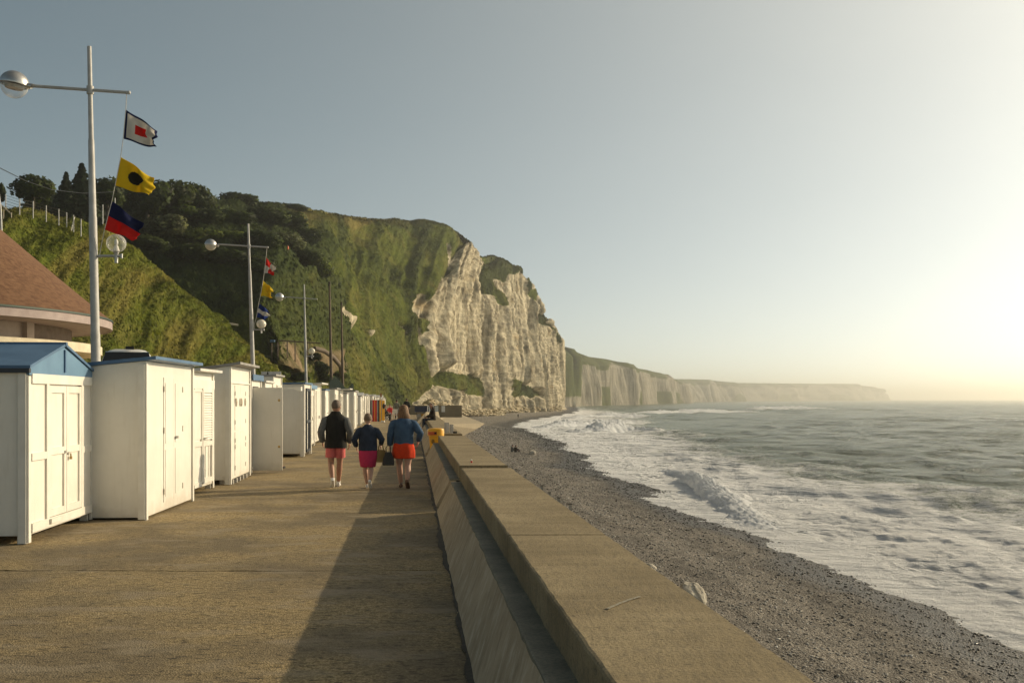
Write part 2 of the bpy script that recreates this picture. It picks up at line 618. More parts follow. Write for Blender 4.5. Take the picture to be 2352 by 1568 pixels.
prom = thing("promenade", "", "")
for k in ('label', 'category'):
    del prom[k]
prom['kind'] = "structure"
joints = [-8.0, -.2, 5.0, 10.16, 15.25, 20.4, 25.6, 30.8, 36, 41.2, 46.4, 51.6, 57, 63, 70, 80, 92, 106, 122, 140, 165, 200, 260]
NXS = 150
def jag(Y, s):
    x = np.linspace(0, 1, NXS) ** .55
    X0 = -24 + x * (24 + .42)
    X = X0 - .1 * Y
    amp = .016 + .035 * sstep(.1, .7, vnoise(np.c_[X * .5, np.full(NXS, Y), np.zeros(NXS)], 3))
    y = Y + amp * fbm(np.c_[X * 5, np.full(NXS, Y + s * 3.7), np.zeros(NXS)], 3, 5) + .04 * vnoise(np.c_[X * .35, np.full(NXS, Y), np.zeros(NXS)], 9)
    return X, y
for a, b in zip(joints[:-1], joints[1:]):
    ny = 26
    Xa, ya = jag(a, 1)
    Xb, yb = jag(b, -1)
    gap = .011
    ya = ya + gap; yb = yb - gap
    tt = np.linspace(0, 1, ny)[:, None]
    X = Xa * (1 - tt) + Xb * tt
    Yv = ya * (1 - tt) + yb * tt
    Z = .006 * vnoise(np.c_[(X * .8).ravel(), (Yv * .8).ravel(), np.zeros(X.size)], 4).reshape(X.shape)
    P = np.stack([X, Yv, Z], -1)
    lo1, lo2 = P[:1].copy(), P[-1:].copy()
    lo1[..., 2] -= .06; lo2[..., 2] -= .06
    P = np.concatenate([lo1, P, lo2])
    V = P.reshape(-1, 3)
    F = grid_faces(ny + 2, NXS)
    o = link("slab", raw_mesh("slab", V, F[:, ::-1], smooth=False), m_asphalt, prom)
ns_ = 420
Yg_ = np.linspace(-6, 62, ns_)
wdt = .0 + .035 * fbm(np.c_[Yg_ * 2.2, Yg_ * 0, Yg_ * 0], 4, 19)
gv_ = np.concatenate([np.c_[WX(.335 - wdt, Yg_), Yg_, np.full(ns_, .011)], np.c_[WX(.385, Yg_), Yg_, np.full(ns_, .020)]])
i_ = np.arange(ns_ - 1)
link("gutter_strip", raw_mesh("gutter_strip", gv_, np.c_[i_, i_ + ns_, i_ + ns_ + 1, i_ + 1], smooth=False), m_crack, prom)  # thin dark strip with a ragged edge along the wall foot
link("joint_bed", raw_mesh("joint_bed", [(-26, -9, -.026), (1.3, -9, -.026), (-25, 261, -.026), (-50, 261, -.026)], np.array([(0, 1, 2, 3)]), smooth=False), m_crack, prom)

# ------------------------------------------------------------------ sea wall
t = NT("wall_top_concrete")
p = t.pos()
f = t.noise(p, 1.1, 7, .62)
g = t.noise(t.pos('Position', (4.5, 1.0, 1), (0, 0, R(75))), 8, 5, .65)
fine = t.noise(p, 60, 5, .7)
col = t.ramp(f, [(.34, c4(.20, .155, .085)), (.68, c4(.33, .265, .155))])
col = t.mix(t.ramp(g, [(.48, 0.0), (.66, .6)]), col, c4(.17, .135, .085))
col = t.mix(t.ramp(fine, [(.38, .55), (.52, 0.0)]), col, c4(.13, .105, .07))
pits = t.noise(t.pos('Position', (1, 1, 1)), 22, 3, .7)
col = t.mix(t.ramp(pits, [(.60, 0.0), (.66, .6)]), col, c4(.10, .082, .055))
m_cap = t.set(col, .9, 0, t.bump(t.math('ADD', fine, t.math('MULTIPLY', g, .7)), .6, .008), .2)
t = NT("wall_face_concrete")
p = t.pos()
vs = t.noise(t.pos('Position', (14, 14, .9)), 1, 5, .65)
col = t.ramp(t.noise(p, 1.6, 6, .6), [(.35, c4(.225, .185, .135)), (.65, c4(.30, .25, .185))])
col = t.mix(t.ramp(vs, [(.45, 0.0), (.70, .6)]), col, c4(.13, .105, .075))
moss = t.noise(p, 2.2, 6, .65)
col = t.mix(t.ramp(moss, [(.52, 0.0), (.66, .5)]), col, c4(.12, .115, .05))
m_capface = t.set(col, .9, 0, t.bump(t.noise(p, 50, 5, .7), .5, .008), .2)
t = NT("battered_concrete")
p = t.pos()
rotq = t.n("VectorMath", operation='DOT_PRODUCT')
t.L(t.n("NewGeometry").outputs['Position'], rotq.inputs[0])
rotq.inputs[1].default_value = (0, 1, -1.4)
cmb = t.n("CombineXYZ")
t.L(rotq.outputs['Value'], cmb.inputs[0])
sp = t.n("SeparateXYZ")
t.L(t.n("NewGeometry").outputs['Position'], sp.inputs[0])
t.L(t.math('MULTIPLY', sp.outputs[2], .45), cmb.inputs[1])
st = t.noise(cmb.outputs[0], 9, 5, .7)
st2 = t.noise(cmb.outputs[0], 26, 4, .6)
col = t.ramp(t.noise(p, 1.3, 6, .6), [(.35, c4(.32, .25, .16)), (.65, c4(.43, .34, .225))])
col = t.mix(t.ramp(st, [(.34, .45), (.46, 0.0)]), col, c4(.125, .10, .072))
col = t.mix(t.ramp(st, [(.52, 0.0), (.66, .55)]), col, c4(.58, .50, .38))
col = t.mix(t.ramp(st2, [(.56, 0.0), (.72, .4)]), col, c4(.52, .44, .33))
m_batter = t.set(col, .9, 0, t.bump(t.math('ADD', st2, t.noise(p, 60, 4, .7)), .5, .008), .2)
t = NT("wet_ledge_concrete")
p = t.pos()
col = t.ramp(t.noise(p, 3, 6, .65), [(.35, c4(.14, .13, .095)), (.65, c4(.235, .215, .155))])
col = t.mix(t.ramp(t.noise(p, 45, 4, .7), [(.40, .5), (.55, 0.0)]), col, c4(.08, .085, .07))
m_ledge = t.set(col, .8, 0, t.bump(t.noise(p, 50, 5, .7), .5, .008), .3)

def wall_loft(name, poly, Y0, Y1, m, parent, amp=.004, step=.12, seed=0, **kw):
    """closed cross-section (x0,z) swept along the wall with uneven arrises"""
    n = max(2, int((Y1 - Y0) / step))
    Ys = np.linspace(Y0, Y1, n + 1)
    k = len(poly)
    pl = np.array(poly)
    rings = []
    for Y in Ys:
        q = np.c_[np.full(k, Y * 5.3), pl[:, 0] * 7 + seed, pl[:, 1] * 7]
        dx, dz = amp * fbm(q, 4, 21), amp * fbm(q + 40, 4, 22)
        rings.append(np.c_[WX(pl[:, 0] + dx, Y), np.full(k, Y), pl[:, 1] + dz])
    mb = MB().loft(rings)
    return mb.build(name, m, parent, smooth=False, **kw)

c_ = .016
def wall_segment(Y0, Y1, label, blocks, rearz=-4.8):
    w = thing("sea_wall", label, "wall", (0, 0, 0), 0, "lengths of the concrete sea wall")
    wall_loft("sloped_face", [(.37, -.08), (.37, 0), (.603, .448), (.607, .452), (.70, .452), (.70, -.08)], Y0, Y1, m_batter, w, .005)
    wall_loft("ledge", [(.600, .442), (.601, .466), (.612, .470), (.757, .470), (.757, .442)], Y0 - .004, Y1 + .004, m_ledge, w, .006, seed=3)
    wall_loft("wall_core", [(.765, -.5), (.765, .60), (1.50, .60), (1.62, rearz), (.765, rearz)], Y0 + .006, Y1 - .006, m_capface, w, .003, .4)
    for a, b in zip(blocks[:-1], blocks[1:]):
        wall_loft("coping_block", [(.750, .435), (.750, .68 - c_), (.750 + c_ * .5, .68 - c_ * .3), (.750 + c_ * 1.3, .68), (1.52, .682), (1.534, .67), (1.534, .435)], a + .003, b - .003, m_cap, w, .0045, .05, seed=a)
    return w
ws1 = wall_segment(-9, 15.42, "nearest length of concrete sea wall with a chalk scrawl on its broad top", [-9, 0, 7.85, 15.42])
wall_segment(16.05, 29.1, "middle length of concrete sea wall ending at the yellow litter bin", [16.05, 22.4, 29.1])
wall_segment(30.6, 64, "far length of concrete sea wall beyond the yellow litter bin", [30.6, 34, 37.5, 41, 45, 49, 53, 58, 64])
# vertical face stain: the coping front takes the streaked face material through its own thin skin
for a, b in [(-9, 15.40), (16.07, 29.08), (30.62, 63.9)]:
    n = int((b - a) / .25)
    Ys = np.linspace(a, b, n)
m_chalkline = pbr("blue_white_chalk", (.30, .29, .24), (.23, .19, .12), 60, .9, coord='Position', lo=.42, hi=.58)
# chalk scrawl lying on the coping
mb = MB()
pts = [(1395, 1397), (1420, 1386), (1440, 1378), (1452, 1374), (1470, 1369)]
for (xa, ya), (xb, yb) in zip(pts[:-1], pts[1:]):
    def on(px, py):
        d = FL * (EYE - .6858) / (py - HY)
        return Vector(((px - CX) * d / FL, d, .6858))
    A, B = on(xa, ya), on(xb, yb)
    wv = .006 + .006 * rnd.random()
    n_ = (B - A).cross(Vector((0, 0, 1))).normalized() * wv
    mb.add([A - n_, B - n_ * .8, B + n_ * .8, A + n_, A - n_ + Vector((0, 0, .0012)), B - n_ * .8 + Vector((0, 0, .0012)), B + n_ * .8 + Vector((0, 0, .0012)), A + n_ + Vector((0, 0, .0012))],
           [(0, 3, 2, 1), (4, 5, 6, 7), (0, 1, 5, 4), (1, 2, 6, 5), (2, 3, 7, 6), (3, 0, 4, 7)])
mb.build("chalk_scrawl", m_chalkline, ws1)

# ------------------------------------------------------------------ shore line and beach
SEA = -6.0
shore = np.array([(-40, 18.6), (0, 18.2), (33.8, 17.4), (39, 17.1), (50, 15.85), (64.7, 14.8), (82.8, 13.4), (101.9, 11.3), (143, 10.6), (188, 9.4), (230, 6.0), (257, 4.4), (300, 4.2), (380, 13), (454, 24.6), (560, 38), (682, 48), (900, 62), (1200, 70), (1600, 90)])
def xshore(Y):
    Y = np.asarray(Y, float)
    return np.interp(Y, shore[:, 0], shore[:, 1]) + .5 * np.sin(Y / 6.5) * np.clip(Y / 40, .3, 1.6) + .35 * np.sin(Y / 2.7 + 1)
leftb = np.array([(-40, 1.4), (0, 1.4), (64, 1.4 - 6.4), (75, -10), (110, -16), (200, -22), (320, -38), (390, -28), (510, 0), (600, 24), (700, 34), (1600, 50)])
def xleft(Y):
    Y = np.asarray(Y, float)
    return np.where(Y < 63, 1.4 - .1 * Y, np.interp(Y, leftb[:, 0], leftb[:, 1]))
def beach_z(X, Y):
    xs, xl = xshore(Y), xleft(Y)
    s = xs - X                                   # metres inland of the water's edge
    zt = -4.1 + np.clip((Y - 60) / 120, 0, 1) * 1.6 - np.clip((Y - 250) / 250, 0, 1) * 2.0
    w = np.maximum(xs - xl, 3)
    q = np.clip(s / w, -1.2, 1)
    z = SEA + np.where(q > 0, (zt - SEA) * np.clip(q, 0, 1) ** 1.35 , q * w * .14)
    berm = .07 * np.exp(-((s - 5.2) / 1.1) ** 2) + .12 * np.exp(-((s - 9.5 + np.sin(Y / 14)) / 1.2) ** 2)
    return z + np.where(s > 0, berm, 0)
NY, NXb = 620, 190
Ys = np.concatenate([np.linspace(-38, 8, 20)[:-1], np.geomspace(8, 1500, NY - 19)])
q = np.linspace(0, 1, NXb)
Yg = np.repeat(Ys[:, None], NXb, 1)
xl, xs = xleft(Ys)[:, None], xshore(Ys)[:, None]
Xg = xl + (xs + 9 - xl) * q[None]
Zg = beach_z(Xg, Yg)
P = np.stack([Xg, Yg, Zg], -1).reshape(-1, 3)
P[:, 2] += sstep(-1, 5, (xs - Xg).ravel()) * (.05 * fbm(P * [1.1, 1.1, 0], 3, 31) + .10 * fbm(P * [.22, .22, 0], 3, 33)) + .018 * fbm(P * [6, 6, 0], 2, 35)
edge = (xs - Xg).ravel()
wetw = 5.9 + 1.0 * fbm(np.c_[P[:, 1] * .12, P[:, 0] * .1, np.zeros(len(P))], 3, 8)
wet = 1 - sstep(.62, 1.0, edge / (wetw * (1 + np.clip((P[:, 1] - 60) / 300, 0, 1.0))))
t = NT("shingle")
p = t.pos()
cell = t.vor(p, 13, out='Color')
cell2 = t.vor(p, 31, out='Color')
d1 = t.vor(p, 13)
d2 = t.vor(p, 31)
g1 = t.math('MULTIPLY', t.ramp(cell, [(0, 0.0), (1, 1.0)]), 1)
col = t.ramp(t.ramp(cell2, [(0, 0.0), (1, 1.0)]), [(.15, c4(.092, .080, .067)), (.5, c4(.182, .164, .138)), (.8, c4(.29, .263, .225)), (1, c4(.45, .41, .35))])
col2 = t.ramp(g1, [(.15, c4(.082, .072, .061)), (.55, c4(.188, .168, .142)), (.9, c4(.39, .355, .30))])
col = t.mix(.55, col, col2)
weed = t.noise(t.pos('Position', (1, .45, 1)), .55, 7, .7)
col = t.mix(t.ramp(weed, [(.58, 0.0), (.70, .6)]), col, c4(.075, .05, .035))
mot = t.noise(t.pos('Position', (1, .35, 1)), 1.3, 6, .75)
col = t.mix(1, col, t.ramp(mot, [(.33, c4(.55, .55, .55)), (.5, c4(1, 1, 1)), (.68, c4(1.35, 1.33, 1.3))]), 'MULTIPLY')
wt = t.attr("wet")
col = t.mix(wt, col, t.mix(1, col, c4(.22, .20, .17), 'MULTIPLY'))
rg = t.mix(wt, c4(.85, .85, .85), c4(.42, .42, .42))
hgt = t.math('SUBTRACT', 1.0, t.math('ADD', d1, t.math('MULTIPLY', d2, .5)))
m_beach = t.set(col, rg, 0, t.bump(hgt, 1.0, .09), .2)
me = raw_mesh("beach", P, grid_faces(len(Ys), NXb)[:, ::-1], {"wet": wet})
link("beach", me, m_beach, kind="structure")

# loose pebbles on the shingle, the largest and nearest of them
N = 50000
Yp = 13 + 240 * rng.random(N) ** 3.1
fr = rng.random(N)
Xs_ = xshore(Yp)
X0 = np.maximum(xleft(Yp) + 2.5, -14)
Xp = X0 + (Xs_ + .6 - X0) * fr
Zp = beach_z(Xp, Yp)
Pp = np.c_[Xp, Yp, Zp]
Pp[:, 2] += sstep(-1, 5, Xs_ - Xp) * (.05 * fbm(Pp * [1.1, 1.1, 0], 3, 31) + .10 * fbm(Pp * [.22, .22, 0], 3, 33))
rad = (.015 + .026 * rng.random(N) ** 2.4) * (1 + Yp / 62)
sc = np.c_[rad * rng.uniform(.9, 1.5, N), rad, rad * rng.uniform(.5, .8, N)]
V, F, own = blobs(Pp, sc)
tone = np.clip(rng.normal(.20, .10, N), .04, .55) * (1 + .22 * fbm(Pp * [.5, .25, 0], 3, 91))
tone[rng.random(N) < .035] = .45
wetp = 1 - sstep(.62, 1.0, (Xs_ - Xp) / (5.9 + 1.0 * fbm(np.c_[Yp * .12, Xp * .1, np.zeros(N)], 3, 8)))
gls = (rng.random(N) < .09) * wetp
pc = np.c_[tone * 1.03, tone * .985, tone * .90] * (1 - .84 * wetp)[:, None]
t = NT("flint_pebbles")
ca = t.attr("tint", 'Color')
gl = t.attr("gloss")
rg = t.mix(gl, t.mix(t.attr("wet"), c4(.8, .8, .8), c4(.4, .4, .4)), c4(.12, .12, .12))
m_peb = t.set(ca, rg, 0, None, t.math('ADD', .18, t.math('MULTIPLY', gl, .8)))
me = raw_mesh("pebbles", V, F, {"tint": pc[own], "wet": wetp[own], "gloss": gls[own]})
link("pebbles", me, m_peb, kind="stuff")

# ------------------------------------------------------------------ sea
rows = 860
d = np.concatenate([np.linspace(-30, 21, 60), np.geomspace(22, 19500, rows)])
cols = 390
ang = (np.linspace(0, 1, cols) ** 1.0) * (3000 - 985) + 985
an = (ang - CX) / FL
Yg = np.repeat(d[:, None], cols, 1)
Xg = an[None] * np.maximum(Yg, 22)
xs = xshore(np.minimum(Yg, 1600)) + np.clip(Yg - 1600, 0, None) * .12
lowb = xs - 6
Xg = np.maximum(Xg, 0) * 0 + np.where(Yg < 700, lowb + (np.maximum(an[-1] * np.maximum(Yg, 60), 60) - lowb) * ((np.linspace(0, 1, cols) ** 1.25)[None]), Xg)
P = np.stack([Xg, Yg, np.full_like(Xg, SEA)], -1).reshape(-1, 3)
off = (Xg - xs).ravel()
spac = np.maximum(np.repeat(np.gradient(d)[:, None], cols, 1).ravel(), .05)
Z = np.zeros(len(P))
wr = np.random.default_rng(3)
warp = fbm(P * [.02, .02, 0], 2, 41) * 6
for lam, am, dirdeg in [(34, .30, 200), (23, .16, 188), (13, .13, 215), (8.5, .10, 182), (6.1, .075, 225), (4.3, .055, 200), (3.1, .04, 170), (2.2, .03, 212), (1.6, .02, 190)]:
    th = R(dirdeg)
    kx, ky = math.cos(th), math.sin(th)
    ph = wr.uniform(0, 6.28)
    u = (P[:, 0] * kx + P[:, 1] * ky + warp * (lam / 18) + 2.2 * lam * .12 * vnoise(P * [1 / lam, .5 / lam, 0], int(lam * 7))) * 2 * np.pi / lam + ph
    s_ = np.sin(u)
    env = .55 + .45 * vnoise(P * [.35 / lam, .2 / lam, 0] + 5, int(lam))
    Z += 1.9 * am * env * (s_ + .35 * np.abs(s_) ** 3 * np.sign(s_)) * sstep(.9, 2.4, lam / spac * .5)
shallow = np.clip(off / 14, .12, 1)
Z *= shallow
foam = np.zeros(len(P))
Yv, Xv = P[:, 1], P[:, 0]
# surf zone: dense at the edge, thinning seaward
wid = 20 + .07 * np.clip(Yv, 0, 300) + 9 * fbm(np.c_[Yv * .03, Xv * .02, np.zeros(len(P))], 3, 51)
foam = np.maximum(foam, .98 - .50 * np.clip(off / wid, 0, 1) ** 1.1 - .45 * sstep(.8, 2.2, off / wid))
foam = np.maximum(foam, .95 * (1 - sstep(8, 17, off + 3 * fbm(P * [.12, .12, 0], 2, 55))))
foam = np.where(off < 0, 1.0, foam)
far = sstep(300, 900, Yv)
foam = foam * (1 - far) + far * np.clip(.55 - off / (90 + Yv * .05), 0, .6)
# breakers: ridges along these plan lines
brk = [([(108, 17.6), (97, 17.3), (87, 17.0), (80, 16.6), (74, 16.2), (66, 15.5), (58, 15.2)], 0.75, 1.7),
       ([(225, 13), (232, 20), (240, 29), (236, 36)], 1.7, 3.0),
       ([(262, 7), (285, 17), (300, 30), (320, 44)], 1.5, 3.0),
       ([(395, 22), (420, 40), (430, 62)], 1.5, 4.0),
       ([(690, 165), (720, 185), (735, 215), (740, 240)], 2.2, 8.0),
       ([(520, 60), (560, 95), (600, 150)], 1.3, 6.0)]
brk_pts = []
for line, hgt, wd in brk:
    L = np.array(line, float)
    tt = np.linspace(0, len(L) - 1, 60)
    ly = np.interp(tt, np.arange(len(L)), L[:, 0]); lx = np.interp(tt, np.arange(len(L)), L[:, 1])
    m_ = (Yv > ly.min() - 25) & (Yv < ly.max() + 25) & (Xv < lx.max() + 30)
    idx = np.nonzero(m_)[0]
    dd = np.hypot(Xv[idx, None] - lx[None], Yv[idx, None] - ly[None])
    j = dd.argmin(1)
    dm = dd[np.arange(len(idx)), j]
    side = Xv[idx] - np.interp(Yv[idx], np.sort(ly), lx[np.argsort(ly)])
    tp = np.sin(np.pi * np.clip(j / 59, .03, .97)) ** .6
    lump = 1 + .45 * fbm(P[idx] * [.9 / wd * 1.5, .9 / wd * 1.5, 0], 4, 61)
    Z[idx] += .22 * hgt * tp * lump * np.exp(-(dm / wd) ** 2)
    fm = np.exp(-(dm / (wd * 1.35)) ** 2) * tp * 1.25
    foam[idx] = np.maximum(foam[idx], np.clip(fm, 0, 1.1))
    for a, b, e in zip(lx, ly, np.sin(np.pi * np.clip(np.arange(60) / 59, .03, .97)) ** .6):
        brk_pts.append((a, b, hgt * e, wd))
Z += np.clip((16 - off) / 10, 0, 1) * .10 * fbm(P * [1.6, 1.6, 0], 3, 71) * sstep(-2, 2, off)
lapz = np.where(off < 4, .10 * np.clip((4 - off) / 4, 0, 1), 0)
P[:, 2] = SEA + Z + lapz
crest = sstep(.50, .80, Z * .8 + .45 * fbm(P * [.05, .09, 0], 3, 81)) * .55
foam = np.maximum(foam, np.where(off > 10, crest * (1 - .5 * far), 0))
t = NT("sea_water")
p = t.pos()
fa = t.attr("foam")
n1 = t.noise(t.pos('Position', (.8, .75, 1)), .75, 9, .70, .8)
n2 = t.noise(t.pos('Position', (1, .9, 1)), 4.0, 7, .7, .5)
n0 = t.noise(t.pos('Position', (.8, .5, 1)), .16, 5, .6, .5)
thr = t.math('ADD', t.math('ADD', t.math('MULTIPLY', n1, .42), t.math('MULTIPLY', n2, .26)), t.math('MULTIPLY', n0, .34))
k = t.math('SUBTRACT', t.math('MULTIPLY', fa, .62), t.math('SUBTRACT', thr, .31))
fo = t.ramp(k, [(.12, 0.0), (.24, 1.0)])
wat = t.mix(t.ramp(t.noise(p, .05, 4, .5), [(.4, 0.0), (.6, 1.0)]), c4(.105, .135, .085), c4(.135, .165, .105))
milky = t.math('MULTIPLY', fa, .55, True)
wat = t.mix(milky, wat, c4(.29, .33, .25))
col = t.mix(fo, wat, c4(.92, .93, .94))
rg = t.mix(fo, c4(.18, .18, .18), c4(.75, .75, .75))
b1 = t.noise(t.pos('Position', (.8, 1, 1)), 1.0, 8, .72)
b2 = t.noise(t.pos('Position', (.06, .13, 1)), .9, 4, .6)
hgt = t.math('ADD', b1, t.math('MULTIPLY', b2, 6.0))
hgt = t.math('ADD', hgt, t.math('MULTIPLY', fo, .12))
m_sea = t.set(col, rg, 0, t.bump(hgt, 1.0, 1.5), .10)
t.b.inputs['IOR'].default_value = 1.33
me = raw_mesh("sea", P, grid_faces(len(d), cols)[:, ::-1], {"foam": foam})
link("sea", me, m_sea, kind="structure")

# breaking waves: rolling crests of churned foam
t = NT("sea_foam")
t.set(c4(.92, .93, .94), .85, 0, t.bump(t.noise(t.pos(), 5, 6, .7), .6, .06), .1)
tr = t.n("BsdfTranslucent"); tr.inputs[0].default_value = c4(.90, .91, .92)
mx = t.n("MixShader"); mx.inputs[0].default_value = .55
t.L(t.b.outputs[0], mx.inputs[1]); t.L(tr.outputs[0], mx.inputs[2]); t.L(mx.outputs[0], t.out.inputs[0])
m_foam = t.mat
for bi, (line, hgt, wd) in enumerate(brk):
    L = np.array(line, float)[:, ::-1]
    cc = catmull(L, 400)
    arc = np.r_[0, np.cumsum(np.linalg.norm(np.diff(cc, axis=0), axis=1))]
    na = int(np.clip(arc[-1] / (.14 * (wd / 1.7) ** 1.3), 120, 460))
    sa = np.linspace(0, arc[-1], na)
    cc = np.c_[np.interp(sa, arc, cc[:, 0]), np.interp(sa, arc, cc[:, 1])]
    tg = np.gradient(cc, axis=0)
    tg /= np.linalg.norm(tg, axis=1, keepdims=True)
    nm = np.c_[-tg[:, 1], tg[:, 0]]
    nm *= np.where(nm[:, :1] > 0, 1.0, -1.0)                     # seaward
    nc = 44
    w = np.linspace(-1, 1, nc)
    tp = np.sin(np.pi * np.linspace(.02, .98, na)) ** .55
    tp = tp * (.82 + .24 * fbm(np.c_[sa / (wd * 2.0), sa * 0, sa * 0 + bi], 3, 141))
    prof = np.where(w < -.15, np.clip(1 - ((w + .15) / -.85) ** 2, 0, 1) ** .62, np.clip(1 - ((w + .15) / 1.15) ** 2, 0, 1) ** 1.25)
    offs = w[None] * wd * (1.0 + .25 * fbm(np.c_[sa / wd, sa * 0, sa * 0 + 7], 3, 142))[:, None]
    X = cc[:, :1] + nm[:, :1] * offs
    Yb = cc[:, 1:] + nm[:, 1:] * offs
    Zb = SEA - .08 * hgt + hgt * 1.3 * tp[:, None] * prof[None]
    Pb = np.stack([X, Yb, Zb], -1).reshape(-1, 3)
    k = 1.7 / wd
    puff = np.abs(fbm(Pb * [1.3 * k, 1.3 * k, 1.6 * k], 2, 143)) * .30 + np.abs(fbm(Pb * 3.4 * k, 2, 144)) * .22 + fbm(Pb * 8 * k, 2, 145) * .10 + .16 * rng.random(len(Pb)) ** 2
    ee = (tp[:, None] * np.clip(prof[None] * 1.2, 0, 1)).reshape(-1)
    Pb[:, 2] += hgt * (puff * (.25 + .75 * ee) - .16)
    Pb[:, :2] -= np.repeat(nm, nc, 0) * (hgt * puff * ee * .5)[:, None]
    link("breaking_wave", raw_mesh("breaking_wave", Pb, grid_faces(na, nc)), m_foam, kind="stuff")
# ------------------------------------------------------------------ hills and cliffs
def sheet(ctrl, nu, nv, back=((-14, 24, 1.2), (-120, 190, 3)), footdrop=(6, -8, -6)):
    cols = []
    for c in ctrl:
        pts = [np.array(W(*q)) for q in c]
        pts = [pts[0] + np.array(footdrop)] + pts + [pts[-1] + np.array(b) for b in back]
        cols.append(pts)
    A = np.array(cols)                       # (ncol, nrow, 3)
    B = catmull(A, nu)
    G = catmull(B.transpose(1, 0, 2), nv).transpose(1, 0, 2)
    return G

def normals(G):
    du = np.gradient(G, axis=0); dv = np.gradient(G, axis=1)
    n = np.cross(du, dv)
    n /= np.linalg.norm(n, axis=-1, keepdims=True) + 1e-9
    return n

def inpoly(px, py, poly):
    c = np.zeros(px.shape, bool)
    k = len(poly)
    for i in range(k):
        x1, y1 = poly[i]; x2, y2 = poly[(i + 1) % k]
        if y1 == y2:
            continue
        m = ((y1 > py) != (y2 > py)) & (px < (x2 - x1) * (py - y1) / (y2 - y1) + x1)
        c ^= m
    return c

def blur(A, k=1):
    for _ in range(k):
        A = (A + np.roll(A, 1, 0) + np.roll(A, -1, 0) + np.roll(A, 1, 1) + np.roll(A, -1, 1)) / 5
    return A

# materials: one earth-and-grass-and-chalk surface steered by what grows or is bare where
def hill_material(name, gs=1.0, ch=1.0):
    t = NT(name)
    p = t.pos()
    g0 = t.noise(p, .10 * gs, 6, .6)
    g1 = t.noise(p, .9 * gs, 6, .7)
    grass = t.ramp(g1, [(.30, c4(.034, .045, .006)), (.52, c4(.082, .102, .011)), (.74, c4(.140, .152, .022))])
    dry = t.ramp(g1, [(.3, c4(.12, .095, .022)), (.7, c4(.25, .195, .06))])
    grass = t.mix(t.ramp(g0, [(.50, 0.0), (.70, .55)]), grass, dry)
    grass = t.mix(t.attr("dry"), grass, dry)
    bush = t.ramp(g1, [(.3, c4(.016, .026, .008)), (.7, c4(.050, .066, .016))])
    grass = t.mix(t.attr("bush"), grass, bush)
    earth = t.ramp(t.noise(p, .5, 6, .65), [(.35, c4(.15, .105, .06)), (.65, c4(.27, .20, .125))])
    col = t.mix(t.attr("earth"), grass, earth)
    # chalk with weather streaks, flint bands and iron stain
    vst = t.noise(t.pos('Position', (.34, .34, .028)), 1.0, 7, .66)
    sp = t.n("SeparateXYZ")
    t.L(t.n("NewGeometry").outputs['Position'], sp.inputs[0])
    cz = t.n("CombineXYZ")
    t.L(t.math('ADD', sp.outputs[2], t.math('MULTIPLY', t.noise(p, .03, 3), 5)), cz.inputs[2])
    t.L(t.math('MULTIPLY', sp.outputs[1], .012), cz.inputs[1])
    band = t.noise(cz.outputs[0], .75, 4, .7)
    fine = t.noise(p, .9, 7, .72)
    chalk = t.ramp(vst, [(.36, c4(.12, .10, .065)), (.47, c4(.33, .285, .195)), (.60, c4(.60, .53, .38))])
    chalk = t.mix(t.ramp(band, [(.38, .5), (.46, 0.0)]), chalk, c4(.22, .19, .145))
    chalk = t.mix(t.ramp(fine, [(.34, .65), (.50, 0.0)]), chalk, c4(.24, .215, .17))
    low = t.ramp(t.math('ADD', sp.outputs[2], t.math('MULTIPLY', t.noise(p, .15, 3), 6)), [(0.0, 0.0), (1, 0.0)])
    iron = t.noise(t.pos('Position', (.05, .05, .14)), 1.0, 5, .6)
    chalk = t.mix(t.ramp(iron, [(.58, 0.0), (.74, .55)]), chalk, c4(.46, .33, .16))
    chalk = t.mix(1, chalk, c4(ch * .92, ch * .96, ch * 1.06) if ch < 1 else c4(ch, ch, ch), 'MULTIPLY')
    ck = t.attr("chalk")
    ckn = t.math('ADD', ck, t.math('MULTIPLY', t.math('SUBTRACT', t.noise(p, .6, 6, .7), .5), .9))
    ckm = t.ramp(ckn, [(.42, 0.0), (.58, 1.0)])
    col = t.mix(ckm, col, chalk)
    hgt = t.math('ADD', t.math('MULTIPLY', g1, 1.0), t.math('MULTIPLY', fine, .8))
    hgt = t.math('ADD', hgt, t.math('MULTIPLY', vst, .5))
    t.set(col, .95, 0, t.bump(hgt, .7, .45), .1)
    return t.mat
m_hill = hill_material("grass_and_chalk")
m_hillfar = hill_material("far_grass_and_chalk", .35, .62)  # far chalk colour darkened evenly to carry the shading of its flutes

